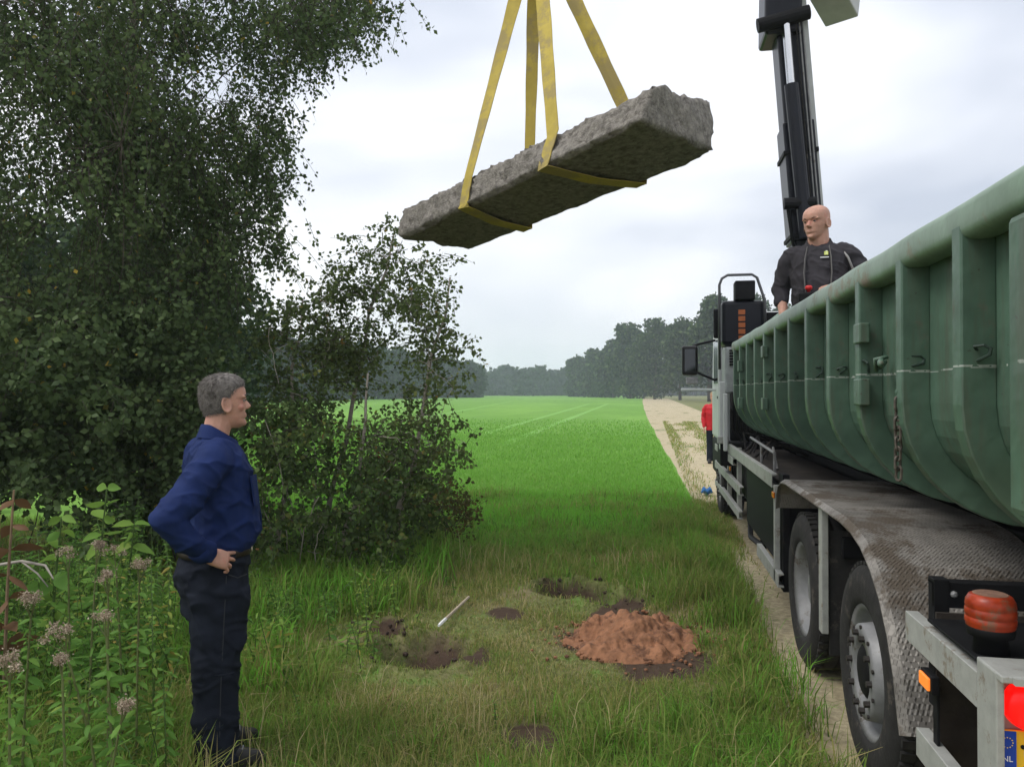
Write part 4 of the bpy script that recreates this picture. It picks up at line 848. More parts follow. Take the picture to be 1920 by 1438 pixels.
hand(b, (.228, .142, 1.135), (.72, -.68, -.05), (.2, .2, .95), (0, -1, 0), (.6, .6, .65, .7), 1.05)
for sy in (-1, 1): limb(b, [(-.0, sy*.095, .86), (.01, sy*.11, .47), (0, sy*.12, .10)], [.09, .065, .048])
body = link('body', remeshed(b, .0045, 3), SKIN, P2_); eyes(HM, body, 1.07, mat('fair brow hair', (.16, .09, .06), .8))
POLO = mat('dark grey polo shirt', (.040, .037, .042), .85, .15, 10, bump=.35, bscale=300, spec=.15)
s = MB(); torso(s, [(.90, -.135, .165, .175), (.97, -.14, .19, .185), (1.08, -.13, .212, .19), (1.18, -.128, .20, .195), (1.28, -.128, .168, .20), (1.36, -.125, .14, .205), (1.42, -.112, .115, .198), (1.46, -.094, .088, .170), (1.485, -.082, .062, .125), (1.50, -.075, .035, .09)])
limb(s, [(-.015, -.165, 1.42), (-.02, -.225, 1.37), (-.035, -.275, 1.17), (.02, -.268, 1.075)], [.083, .080, .066, .056], 16)
limb(s, [(-.015, .165, 1.42), (-.015, .235, 1.37), (-.01, .31, 1.26), (.045, .283, 1.23)], [.083, .080, .066, .056], 16)
me = remeshed(s, .008, 5); wrinkle(me, folds(.012, 1.1)); shirt = link('shirt', me, POLO, P2_)
rs_ = [[(x, y, z-.7*max(x+.02, 0)) for x, y, _ in oval(0, 0, 0, rf, rb, hw, 26, 2.1)] for z, rf, rb, hw in ((1.502, .115, .092, .112), (1.522, .104, .086, .096), (1.545, .094, .08, .086), (1.548, .09, .076, .082), (1.51, .09, .076, .088))]
MB().rings(rs_, caps=False).build('collar', POLO, shirt, smooth=True)
HAR = mat('grey harness strap', (.13, .125, .12), .8)
MB().tube([(.082, .075, 1.465), (.145, .09, 1.36), (.188, .095, 1.25), (.208, .085, 1.12), (.212, .07, 1.02)], [(.004, .015)]*5, 6).build('harness_strap', HAR, shirt)
MB().tube([(.082, -.075, 1.465), (.145, -.09, 1.36), (.188, -.095, 1.25), (.208, -.085, 1.12), (.212, -.07, 1.02)], [(.004, .015)]*5, 6).build('harness_strap', HAR, shirt)
MB().tube([(.05, .165, 1.44), (.085, .205, 1.37), (.07, .235, 1.29), (.02, .24, 1.24)], .008, 6).build('sleeve_piping', mat('pale piping', (.32, .31, .30), .8), shirt, smooth=True)
def patch(y0, y1, z0, z1, m, nm):
    def fx(y, z): return .075+(.118 if z > 1.40 else .118)+0*(y) 
    zs = [1.36, 1.42, 1.465]; fr = [.14, .115, .088]
    def F(y, z): f_ = np.interp(z, zs, fr); hw = np.interp(z, zs, [.205, .198, .165]); return f_*(1-min(abs(y)/hw, .99)**2.3)**(1/2.3)+.012
    a = [(F(y, z), y, z) for y, z in ((y0, z0), (y1, z0), (y1, z1), (y0, z1))]; MB().add(a+[(x+.003, y, z) for x, y, z in a], [(4, 5, 6, 7), (0, 1, 2, 3), (0, 1, 5, 4), (1, 2, 6, 5), (2, 3, 7, 6), (3, 0, 4, 7)]).build(nm, m, shirt)
patch(.042, .070, 1.392, 1.420, mat('yellow-green emblem', (.55, .60, .16), .7, .4, 60), 'shirt_emblem'); patch(.052, .064, 1.402, 1.426, mat('white emblem', (.7, .7, .66), .7), 'shirt_emblem'); patch(.015, .075, 1.370, 1.377, mat('white print', (.6, .6, .6), .7), 'shirt_print')
t = MB(); torso(t, [(.72, -.13, .13, .185), (.84, -.155, .15, .19), (.93, -.15, .17, .185), (.97, -.14, .175, .18)])
for sy in (-1, 1): t.rings([oval(0, sy*.105, z, ft, bk, hw, 20, 2.3) for z, bk, ft, hw in ((.84, .15, .14, .092), (.60, .11, .12, .09), (.45, .105, .10, .085), (.2, .10, .09, .08), (.04, .095, .10, .085))])
me = remeshed(t, .010, 5); wrinkle(me, folds(.008)); link('trousers', me, TROU, P2_)
for sy in (-1, 1): MB().rings([oval(.04, sy*.115, z, f_, b_, w_, 18, 2.5) for z, f_, b_, w_ in ((0, .16, .12, .05), (.05, .16, .125, .052), (.09, .09, .09, .046), (.12, .05, .06, .04))]).build('shoe', SHOE, P2_, smooth=True)
# crane remote on his belt
rc = empty('remote_control', tuple(P2_.location), P2_.rotation_euler.z, 'black crane remote control with red knob held at the waist in the skip', 'remote control'); rc.scale = (S2,)*3
MB().box(.225, .33, -.13, .13, 1.03, 1.10).build('case', BLK, rc, bevel=.015)
MB().lathe([(.012, 0), (.012, .02), (.024, .022), (.026, .042), (.018, .052), (.001, .053)], 'z', 16, (.27, -.06, 1.10)).build('stop_knob', mat('red stop knob', (.6, .03, .03), .35), rc, smooth=True)
for k in range(4): MB().tube([(.285, -.09+k*.05+(.05 if k > 0 else 0), 1.095), (.285, -.09+k*.05+(.05 if k > 0 else 0), 1.125)], .006, 6).build('lever', BLK, rc)

# ---- person in a red jacket on the track, mostly hidden behind the cab
pg = gnd(1338, 868); P3 = empty('person', (pg[0], pg[1], float(height(pg[0], pg[1]))), YAW+R(-90-15), 'person in a red jacket and black trousers on the track ahead of the truck', 'person')
b = MB(); HM = Matrix.Translation((.0, 0, 1.49)) @ Matrix.Rotation(R(-20), 4, 'Z'); head(b, HM, .98)
limb(b, [(-.02, 0, 1.38), (-.01, 0, 1.46), (.0, 0, 1.56)], [.06, .055, .055]); torso(b, [(.80, -.11, .11, .15), (1.0, -.09, .12, .14), (1.25, -.10, .12, .165), (1.38, -.08, .08, .16), (1.43, -.05, .05, .09)])
for sy in (-1, 1):
    limb(b, [(-.01, sy*.18, 1.36), (-.03, sy*.23, 1.10), (.06, sy*.22, .88)], [.05, .04, .03]); hand(b, (.062, sy*.22, .865), (.2, 0, -.97), (.2, sy*.95, 0), (1, 0, 0), (.4,)*4)
    limb(b, [(0, sy*.085, .82), (.01, sy*.09, .45), (0, sy*.095, .10)], [.08, .055, .045])
body = link('body', remeshed(b, .006, 3), SKIN, P3)
hairshell(HM, .98, HS, mat('fair blond hair', (.30, .22, .13), .7, .3, 50), body, strands=600)
s = MB(); torso(s, [(.80, -.13, .13, .175), (.95, -.125, .14, .17), (1.2, -.12, .145, .185), (1.34, -.11, .12, .19), (1.40, -.08, .08, .14), (1.44, -.065, .065, .08)])
for sy in (-1, 1): limb(s, [(-.01, sy*.155, 1.36), (-.015, sy*.20, 1.30), (-.03, sy*.235, 1.10), (.055, sy*.222, .90)], [.075, .072, .06, .045])
me = remeshed(s, .010, 4); wrinkle(me, folds(.008)); link('jacket', me, mat('bright red jacket', (.48, .012, .02), .6, .15, 9), P3)
t = MB(); torso(t, [(.68, -.12, .12, .165), (.80, -.13, .125, .17), (.86, -.12, .12, .165)])
for sy in (-1, 1): t.rings([oval(0, sy*.09, z, ft, bk, hw, 18, 2.3) for z, bk, ft, hw in ((.80, .13, .12, .085), (.45, .09, .085, .075), (.05, .085, .09, .075))])
link('trousers', remeshed(t, .010, 4), TROU, P3)
for sy in (-1, 1): MB().rings([oval(.04, sy*.095, z, f_, b_, w_, 18, 2.5) for z, f_, b_, w_ in ((0, .15, .11, .045), (.05, .15, .115, .048), (.09, .09, .09, .044), (.12, .05, .06, .04))]).build('shoe', SHOE, P3, smooth=True)
# ================================================================== vegetation
def pip(poly, x, y):
    poly = np.array(poly, float); inside = np.zeros(len(x), bool); j = len(poly)-1
    for i in range(len(poly)):
        (xi, yi), (xj, yj) = poly[i], poly[j]
        c = ((yi > y) != (yj > y)) & (x < (xj-xi)*(y-yi)/(yj-yi+1e-12)+xi); inside ^= c; j = i
    return inside
def proj(P):
    p = P-CAM; c, s = math.cos(YAW), math.sin(YAW); f_ = -p[:, 0]*s+p[:, 1]*c; r_ = p[:, 0]*c+p[:, 1]*s
    return 960+FPX*r_/f_, 735-FPX*p[:, 2]/f_, f_
def sample(poly, n, gaps=()):
    a = np.array(poly); lo, hi = a.min(0), a.max(0); o = np.zeros((0, 2))
    while len(o) < n:
        q = RNG.uniform(lo, hi, (n*2, 2)); ok = pip(poly, q[:, 0], q[:, 1])
        for gx, gy, gr in gaps: ok &= np.hypot(q[:, 0]-gx, q[:, 1]-gy) > gr
        o = np.concatenate([o, q[ok]])
    return o[:n]
def rays(q, Z): return np.array([dep(a, b, c) for (a, b), c in zip(q, Z)])
BARK = mat('grey brown bark', (.09, .075, .06), .9, .4, 12, bump=.5, bscale=30, stretch=(1, 1, .3))
PALE = mat('pale birch bark', (.33, .29, .24), .85, .3, 14, col2=(.07, .06, .05), patch=.6, stretch=(1, 1, 3))
LEAF_D = leafmat('dark tree leaves', [(0, (0.042, 0.068, 0.028)), (0.45, (0.078, 0.118, 0.046)), (0.85, (0.125, 0.175, 0.065)), (0.955, (0.15, 0.19, 0.07)), (0.985, (0.34, 0.26, 0.04)), (1, (0.38, 0.26, 0.04))], .30)
LEAF_B = leafmat('birch leaves', [(0, (0.06, 0.085, 0.03)), (0.5, (0.105, 0.145, 0.05)), (0.85, (0.16, 0.2, 0.065)), (0.94, (0.2, 0.22, 0.07)), (0.97, (0.3, 0.21, 0.05)), (1, (0.28, 0.15, 0.05))], .35)
LEAF_S = leafmat('bramble leaves', [(0, (0.045, 0.075, 0.028)), (0.5, (0.08, 0.125, 0.04)), (0.8, (0.12, 0.17, 0.05)), (0.9, (0.2, 0.19, 0.05)), (1, (0.24, 0.1, 0.05))], .32)
LEAF_H = leafmat('herb leaves', [(0, (0.08, 0.19, 0.035)), (0.45, (0.13, 0.26, 0.05)), (0.8, (0.2, 0.32, 0.06)), (0.93, (0.28, 0.32, 0.07)), (1, (0.38, 0.3, 0.08))], .38)
LEAF_F = leafmat('far tree leaves', [(0, (.022, .042, .018)), (.6, (.046, .080, .030)), (1, (.10, .145, .055))], .25, .8)
def hanging(C, rad, twigs, per, size, droop=.75, L=(.25, .55), D=None):
    """leafy twigs that hang from clump centres C: returns leaf arrays and twig lines"""
    n = len(C)*twigs; c = np.repeat(C, twigs, 0)+RNG.normal(0, 1, (n, 3))*np.repeat(rad, twigs)[:, None]*np.array([.55, .55, .5])
    d = RNG.normal(0, 1, (n, 3)); d[:, 2] *= .5; d = unit(d)*(1-droop*.6); d[:, 2] -= droop; d = unit(d); ln = RNG.uniform(*L, n)
    t = RNG.uniform(.1, 1, (n, per)); P = c[:, None]+d[:, None]*(t*ln[:, None])[..., None]; P[..., 2] -= (t**2*ln[:, None])*.12
    P = (P+RNG.normal(0, .028, P.shape)).reshape(-1, 3); tone = np.repeat(np.repeat(RNG.uniform(0, .45, len(C)), twigs), per)
    rnd = np.clip(tone+RNG.uniform(0, .5, len(P)), 0, .94); y = RNG.random(len(P)) < .007; rnd[y] = RNG.uniform(.96, 1, y.sum())
    return leaves(P, RNG.uniform(.75, 1.25, len(P))*size, rnd, 1.35), np.stack([c, c+d*ln[:, None]*.5-[0, 0, .0], c+d*ln[:, None]-np.array([0, 0, .12])*ln[:, None]], 1)
def twigmesh(T, r=.0035):
    n = len(T); V = []; 
    a = unit(np.cross(T[:, 2]-T[:, 0], RNG.normal(size=(n, 3)))); b = unit(np.cross(T[:, 2]-T[:, 0], a))
    for k, s in ((0, 1.), (1, .8), (2, .35)):
        for m_ in range(3): V.append(T[:, k]+(a*math.cos(m_*2.094)+b*math.sin(m_*2.094))*r*s)
    V = np.stack(V, 1).reshape(-1, 3); q = []
    for k in range(2):
        for m_ in range(3): a0 = k*3+m_; b0 = k*3+(m_+1) % 3; q += [[a0, b0, b0+3], [a0, b0+3, a0+3]]
    return V, (np.arange(n)[:, None, None]*9+np.array(q)[None]).reshape(-1, 3)
def limbs(mb, base, top, C, r0, r1=.005, lift=.25, main=None):
    """main limbs leave the trunk; every other clump hangs on a side branch of the nearest main limb"""
    base, top = Vector(base), Vector(top); C = [Vector(c) for c in C]; main = main or max(1, len(C)//14); nodes = []
    def curve(s, c, ra, rb, up, keep):
        m_ = s.lerp(c, .5)+Vector((random.uniform(-.15, .15), random.uniform(-.15, .15), up*(c-s).length)); pts = []
        for k in range(7):
            t = k/6; pts.append(s*(1-t)**2+m_*2*t*(1-t)+c*t*t+Vector((random.uniform(-1, 1), random.uniform(-1, 1), random.uniform(-1, 1)))*.02*(0 < k < 6))
        mb.tube(pts, [ra+(rb-ra)*(k/6)**.7 for k in range(7)], 5)
        if keep: nodes.extend((p, ra+(rb-ra)*(k/6)**.7) for k, p in enumerate(pts) if k > 1)
    for c in C[:main]:
        h = max(.12, min(.97, ((c.z-base.z)-lift*(c-base).to_2d().length)/(top.z-base.z))); curve(base.lerp(top, h), c, r0*(1-h*.7), r1, .15, True)
    for c in C[main:]:
        p, r = min(nodes, key=lambda q: (q[0]-c).length+.4*max(0, q[0].z-c.z-.4)); curve(p, c, min(r*.7, .014), r1*.6, .12, len(C) < 60)
def tree(name, label, cat, base, top, C, rad, twigs, per, size, lm, bm_, r0=.12, limb_r=.035, group=None, droop=.75, L=(.25, .55), nl=None):
    z0 = float(height(base[0], base[1])); t = empty(name, (base[0], base[1], z0), 0, label, cat, group); off = np.array([base[0], base[1], z0])
    (V, F, rd), T = hanging(C-off, rad, twigs, per, size, droop, L); cr = link('crown', np_mesh('crown', V, F, rd), lm, t)
    m = MB(); b0 = Vector((0, 0, -.15)); tp_ = Vector(np.array(top)-off); q = [b0]+[b0.lerp(tp_, k/8)+Vector((random.uniform(-1, 1), random.uniform(-1, 1), 0))*.06*math.sin(k*.7) for k in range(1, 9)]
    m.tube(q, [r0*(1-.9*k/8)+.006 for k in range(9)], 9); limbs(m, b0, tp_, (C-off)[:nl], limb_r)
    m.build('trunk', bm_, t, smooth=True)
    TV, TF = twigmesh(T); link('twigs', np_mesh('twigs', TV, TF), mat('thin dark twigs', (.05, .04, .032), .9, .2), cr, kind='stuff'); return t
# tall birch whose hanging sprays fill the top left; neighbour behind it
GAPS = [(392, 122, 72), (455, 150, 40), (112, 398, 75), (40, 492, 70), (545, 180, 40), (280, 60, 40), (330, 380, 30), (250, 420, 30), (520, 290, 26)]
polyA = [(150, -950), (640, -950), (780, -500), (770, -150), (715, -15), (700, 20), (640, 55), (615, 95), (585, 60), (560, 110), (520, 150), (515, 235), (560, 300), (520, 330), (540, 395), (490, 450), (475, 520), (440, 570), (380, 610), (180, 620)]
q = np.concatenate([sample(polyA, 230, GAPS), sample([(150, 0), (700, 0), (560, 110), (515, 235), (540, 395), (440, 570), (180, 620)], 190, GAPS), sample([(540, -30), (722, -25), (690, 30), (640, 70), (600, 90), (550, 90)], 26)])
C = rays(q, RNG.uniform(7.2, 10.6, len(q)))
bA = gnd(215, 925); tree('birch_tree', 'tall dark birch with hanging leafy sprays reaching over the sky', 'tree', bA, (bA[0]+.4, bA[1]+.1, 12.5), C, np.full(len(C), .27), 10, 17, .037, LEAF_D, BARK, .15, .03)
polyB = [(-420, -700), (160, -700), (260, -100), (270, 250), (260, 620), (-420, 640)]
q = np.concatenate([sample(polyB, 150, GAPS), sample([(-60, -40), (270, -40), (270, 620), (-60, 620)], 150, GAPS)]); C = rays(q, RNG.uniform(6.4, 9.8, len(q)))
bB = gnd(-40, 960); tree('birch_tree', 'dense dark-leaved tree at the left edge with a few yellow leaves', 'tree', bB, (bB[0]+.2, bB[1], 11), C, np.full(len(C), .30), 10, 17, .038, LEAF_D, BARK, .14, .03)
# bushes under the trees
def bush(name, label, poly, n, Z, twigs, per, size, lm, stems=7, L=(.18, .4), droop=.35, rad=.28, cat='bush', pale=False):
    q = sample(poly, n); C = rays(q, RNG.uniform(*Z, n)); C = C[C[:, 2] > .12]; ctr = C.mean(0); z0 = float(height(ctr[0], ctr[1])); t = empty(name, (ctr[0], ctr[1], z0), 0, label, cat); off = np.array([ctr[0], ctr[1], z0])
    (V, F, rd), T = hanging(C-off, np.full(len(C), rad), twigs, per, size, droop, L); V[:, 2] = np.maximum(V[:, 2], .01)
    f = link('foliage', np_mesh('foliage', V, F, rd), lm, t); TV, TF = twigmesh(T, .003); link('twigs', np_mesh('twigs', TV, TF), mat('thin dark twigs', (.05, .04, .032), .9, .2), f, kind='stuff')
    m = MB(); Cs = C-off
    for k in range(stems):
        c = Cs[RNG.integers(len(Cs))]; b0 = Vector((c[0]*.7+random.uniform(-.2, .2), c[1]*.8, -.1)); limbs(m, b0, b0+Vector((0, 0, .2)), [c], .02, main=1); m.tube([b0, b0+Vector((0, 0, .12))], .018, 6)
    m.build('stems', PALE if pale else BARK, t, smooth=True, kind='stuff'); return t
bush('hazel_bush', 'dark dense bush below the trees behind the blue-shirted man', [(180, 560), (370, 600), (390, 690), (410, 800), (430, 960), (180, 960)], 110, (6.6, 9.2), 11, 20, .044, LEAF_D, 14)
bush('hazel_bush', 'shadowy leafy bush at the left edge below the trees', [(-380, 560), (180, 560), (190, 930), (-380, 930)], 180, (5.8, 8.8), 11, 20, .046, LEAF_D, 12)
bush('bramble_bush', 'tangled low bramble bush with brownish leaves right of the blue-shirted man', [(470, 760), (560, 740), (640, 790), (720, 860), (800, 900), (820, 970), (760, 1030), (600, 1050), (470, 1040)], 95, (6.5, 8.2), 7, 15, .038, LEAF_S, 22, (.15, .35), .2, .2, pale=True)
bush('bramble_bush', 'thin brown-tinged weeds at the field corner beside the saplings', [(790, 920), (850, 900), (880, 960), (860, 1010), (790, 1020)], 22, (8.2, 9.6), 7, 8, .035, leafmat('withering weeds', [(0, (.06, .06, .025)), (.5, (.10, .11, .03)), (1, (.16, .08, .04))], .3), 14, (.15, .35), -.5, .12)
# young birches in front of the field
def sapling(label, bpx, tpx, poly, n, Z, twigs=7, per=11):
    q = sample(poly, n); C = rays(q, RNG.uniform(*Z, n)); b0 = gnd(*bpx); zz = (Z[0]+Z[1])/2; tpt = dep(*tpx, zz); b0 = dep(bpx[0], 1000, zz); b0[2] = 0
    return tree('young_birch', label, 'tree', b0, tpt, C, np.full(len(C), .17), twigs, per, .034, LEAF_B, PALE, .028, .011, 'young birches at the edge of the field', .15, (.15, .38))
sapling('tallest young birch, its thin crown reaching up to the hanging stone', (590, 985), (735, 425), [(640, 470), (700, 425), (770, 450), (820, 490), (790, 560), (760, 640), (700, 700), (620, 740), (600, 640), (610, 540)], 52, (7.4, 8.6), 6, 14)
sapling('young birch leaning over the green field, rightmost of the saplings', (720, 985), (850, 520), [(780, 500), (835, 530), (845, 600), (885, 650), (850, 690), (860, 740), (870, 830), (840, 880), (760, 900), (700, 860), (740, 700)], 50, (6.9, 8.2), 5, 14)
sapling('bushy young birch nearest the blue-shirted man', (520, 985), (560, 560), [(500, 600), (560, 540), (620, 520), (640, 620), (620, 760), (520, 800), (450, 760), (460, 660)], 42, (7.2, 8.8), 6, 14)
sapling('low twiggy young birch between the taller saplings', (650, 1000), (690, 700), [(600, 760), (700, 720), (780, 760), (800, 850), (760, 930), (640, 930), (600, 850)], 26, (6.8, 8.0), 4, 9)
for pts in ([(880, 755), (905, 815)], [(862, 860), (905, 820)], [(865, 905), (890, 895)]): pass
# far woods
def crown_pts(h, r, n, lobes=12, low=.18):
    P = []
    for k in range(lobes):
        a = RNG.uniform(0, 6.28); zc = h*(low+.10+(.80-low)*((k+.3)/lobes)); rl = min(r*RNG.uniform(.50, .72)*(1.2-.55*zc/h), max(h-zc, h*.14)*1.1); q = r*RNG.uniform(.1, .6)*(1.3-zc/h)
        c = np.array([q*math.cos(a), q*math.sin(a), zc]); d = unit(RNG.normal(size=(n//lobes, 3))); P.append(c+d*(rl*RNG.uniform(.55, 1.05, (n//lobes, 1)))*np.array([1, 1, .8]))
    return np.concatenate(P)
def far_crown(h, r, n, ls, low=.18):
    P = crown_pts(h, r, n, low=low); return leaves(P, RNG.uniform(.7, 1.4, len(P))*ls, RNG.random(len(P)), 1.3)
def far_tree(name, label, px, topy, Z, wpx, n=3600, ls=.5, low=.18, group=None):
    g = dep(px, 735, Z); g[2] = 0; h = (735-topy)/FPX*Z+CAMH; r = wpx/FPX*Z*.5; t = empty(name, tuple(g), 0, label, 'tree', group)
    V, F, rd = far_crown(h, r, n, ls, low); link('crown', np_mesh('crown', V, F, rd), LEAF_F, t); m = MB(); m.tube([(0, 0, -.2), (.1, 0, h*.3), (.2, .1, h*.6), (.1, .1, h*.85)], [h*.02, h*.016, h*.01, h*.004], 7); limbs(m, (0, 0, 0), (.1, .1, h*.85), V[::len(V)//14][:14], h*.006, h*.0015); m.build('trunk', BARK, t, smooth=True); return t
for px, ty, Z, w, lab, low in ((1330, 552, 135, 95, 'tallest tree by the track, its airy top showing left of the truck cab', .30), (1275, 603, 160, 85, 'broad tree by the track with a bare brown trunk', .32), (1228, 598, 178, 80, 'rounded tree at the front of the wood right of the field', .12), (1182, 612, 200, 70, 'tree at the stepped left shoulder of the right-hand wood', .1),
                        (1150, 645, 225, 60, 'lower tree just left of the stepped shoulder of the wood', .08), (1118, 662, 250, 56, 'hazy tree where the right-hand wood slopes down to the field', .08), (1085, 676, 275, 52, 'small hazy tree next to the dip in the skyline', .08), (1400, 560, 125, 110, 'wide tree mostly hidden behind the cab and crane tower', .2), (1470, 580, 130, 100, 'tree hidden behind the crane boom', .2)):
    far_tree('field_tree', lab, px, ty-10, Z, w*1.3, 6500, .50 if Z < 190 else .75, low*.5)
def wood(name, label, specs):
    L = []
    for px, ty, Z, w, n, ls in specs:
        g = dep(px, 735, Z); g[2] = 0; h = (735-ty)/FPX*Z+CAMH; V, F, rd = far_crown(h, w/FPX*Z*.5, n, ls, .02); L.append((V+g, F, rd*.7))
    V, F, rd = cat_parts(L); link(name, np_mesh(name, V, F, rd), LEAF_F, kind='stuff', label=label, cat='wood')
S = []
for x in np.arange(790, 1400, 13): S.append((x+RNG.uniform(-6, 6), 690+RNG.uniform(-9, 7)+(8 if 905 < x < 925 or 1040 < x < 1060 else 0), RNG.uniform(330, 370), 58, 1500, 1.3))
wood('far_wood', 'hazy wood closing the far end of the green field', S)
S = []
for x in np.arange(330, 900, 17): S.append((x+RNG.uniform(-8, 8), np.interp(x, [330, 430, 560, 720, 880, 900], [560, 600, 632, 648, 682, 690])+RNG.uniform(-10, 10), np.interp(x, [330, 900], [75, 230])+RNG.uniform(0, 20), np.interp(x, [330, 900], [120, 62]), 3200, np.interp(x, [330, 900], [.42, .8])))
wood('left_wood', 'misty wood along the left side of the field behind the saplings', S)
S = []
for x in np.arange(-700, 420, 60): S.append((x+RNG.uniform(-20, 20), RNG.uniform(280, 430), RNG.uniform(20, 34), 300, 3000, .20))
wood('shaded_wood', 'dark woodland deep behind the trees on the left', S)
S = [(x, RNG.uniform(420, 560), RNG.uniform(40, 70), 260, 2600, .34) for x in np.arange(1650, 3400, 110)]
wood('roadside_wood', 'trees behind the truck on the far side of the track', S)

# ---- grass
GRASS = leafmat('verge grass', [(0, (0.18, 0.44, 0.05)), (0.12, (0.18, 0.37, 0.055)), (0.16, (0.075, 0.15, 0.025)), (0.22, (0.17, 0.29, 0.05)), (0.5, (0.25, 0.31, 0.075)), (0.56, (0.11, 0.14, 0.04)), (0.62, (0.3, 0.31, 0.09)), (0.8, (0.38, 0.33, 0.13)), (1, (0.54, 0.45, 0.25))], .48, .6)
def scatter(n, x0, x1, y0, y1):
    return RNG.uniform(x0, x1, n), RNG.uniform(y0, y1, n)
L = []
for n, box, hh, ww in ((105000, (-3.6, .62, 2.2, 5.2), (.05, .17), .0045), (80000, (-5.2, .62, 5.2, 9.0), (.06, .19), .0060), (40000, (-9, -3.6, 3.5, 9.0), (.08, .22), .0070), (52000, (-7.5, .62, 9.0, 12.6), (.06, .17), .0085), (26000, (-9, .62, 12.4, 15.5), (.05, .11), .010)):
    x, y = scatter(n, *box); keep = (soilmask(x, y)+.12*vnoise(x, y, 9, 2)+RNG.normal(0, .16, n) < .34) & (vnoise(x, y, 1.1, 7)+RNG.uniform(-.9, .9, n) > -.75) & (RNG.random(n) < np.clip((15.5-y)/6+.45*vnoise(x, y, .6, 31), 0, 1)); x, y = x[keep], y[keep]; n = len(x)
    lush = np.clip(.5+.8*vnoise(x, y, .7, 12), 0, 1); h = RNG.uniform(*hh, n)*(.45+1.1*lush)*trampled(x, y)*np.where(np.hypot(x-P1.location.x-.1, y-P1.location.y+.1) < .35, .5, 1); rn = np.clip(.66-.36*lush+RNG.normal(0, .20, n)+.30*vnoise(x, y, 1.3, 21)-.50*np.clip((y-6)/5, 0, 1)+.35*np.clip(vnoise(x, y, .55, 41)-.1, 0, 1)*(y > 6.5), 0, 1)
    L.append(blades(np.stack([x, y, height(x, y)-.01], 1), h, RNG.uniform(.7, 1.3, n)*ww, RNG.uniform(.15, 1.0, n), rn))
def tufts(centres, per, h, w, rn, spread=.06, lean=(.2, .95)):
    n = len(centres)*per; c = np.repeat(centres, per, 0); x = c[:, 0]+RNG.normal(0, spread, n); y = c[:, 1]+RNG.normal(0, spread, n); s = np.repeat(RNG.uniform(.65, 1.2, len(centres)), per); t0 = np.repeat(RNG.normal(0, .08, len(centres)), per); s = s*trampled(x, y); kp = soilmask(x, y)+RNG.normal(0, .1, n) < .3; x, y, s, t0 = x[kp], y[kp], s[kp], t0[kp]; n = len(x)
    return blades(np.stack([x, y, height(x, y)-.01], 1), RNG.uniform(*h, n)*s, RNG.uniform(.7, 1.3, n)*w, RNG.uniform(*lean, n), np.clip(rn+t0*1.6+RNG.normal(0, .16, n), 0, 1))
x, y = scatter(120, .10, .78, 2.5, 10.5); x = x+.10*vnoise(y, y*0, .9, 44); L.append(tufts(np.stack([x, y], 1), 55, (.14, .40), .007, .36, .07))
x, y = scatter(40, -.7, .5, 2.3, 4.0); L.append(tufts(np.stack([x, y], 1), 45, (.12, .30), .007, .35))
x, y = scatter(230, -3.4, -1.45, 4.0, 8.2); ok = (x < -1.55-(y-5)*.25) & (soilmask(x, y) < .2) & (trampled(x, y) > .85); L.append(tufts(np.stack([x[ok], y[ok]], 1), 60, (.18, .46), .009, .22, .10))
x, y = scatter(150, -3.9, -1.5, 2.2, 4.0); ok = (proj(np.stack([x, y, x*0], 1))[0] < 345); L.append(tufts(np.stack([x[ok], y[ok]], 1), 50, (.15, .40), .007, .35))
x, y = scatter(90, -2.2, .5, 2.6, 7.5); k = (soilmask(x, y) < .2) & (trampled(x, y) > .75); L.append(tufts(np.stack([x[k], y[k]], 1), 14, (.18, .42), .0045, .85, .08, (.1, .7)))
x, y = scatter(60, -2.4, -.9, 2.5, 3.9); ok = np.hypot(x-P1.location.x-.1, y-P1.location.y+.2) > .4; x, y = x[ok], y[ok]; L.append(tufts(np.stack([x, y], 1), 40, (.08, .20), .006, .45))
x, y = scatter(260, -4.5, .4, 7.0, 12.5); ok = soilmask(x, y) < .2; L.append(tufts(np.stack([x[ok], y[ok]], 1), 40, (.10, .26), .011, .3, .12))
V, F, rd = cat_parts(L); link('verge_grass', np_mesh('verge_grass', V, F, rd), GRASS, kind='stuff', label='rough green and straw-coloured grass of the verge', cat='grass')
CROP = leafmat('crop blades', [(0, (0.15, 0.33, 0.045)), (0.6, (0.2, 0.42, 0.065)), (1, (0.28, 0.45, 0.1))], .4, .6)
L = []
for n, y0, y1, ww in ((26000, 7.2, 11.6, .009), (50000, 11.6, 18, .012), (50000, 18, 30, .020), (30000, 30, 48, .035)):
    y = RNG.uniform(y0, y1, n); x = RNG.uniform(-.62, 0, n)*(y+2)+TRACK0-.05+track_shift(y); jag = RNG.random(n)*(.35+.65*(y < 14)) < np.clip((y-7.6)/4.5+.6*vnoise(x, y, .6, 5), 0, 1); x, y = x[jag], y[jag]; k = RNG.random(len(x)) < np.clip((50-y)/22, 0, 1); x, y = x[k], y[k]; n = len(x)
    L.append(blades(np.stack([x, y, height(x, y)-.01], 1), RNG.uniform(.06, .13, n), RNG.uniform(.7, 1.3, n)*ww, RNG.uniform(.2, .9, n), np.clip(RNG.normal(.45, .2, n)+.25*vnoise(x, y, .5, 8), 0, 1)))
V, F, rd = cat_parts(L); link('crop', np_mesh('crop', V, F, rd), CROP, kind='stuff', label='short bright green crop of the field', cat='crop')
L = []
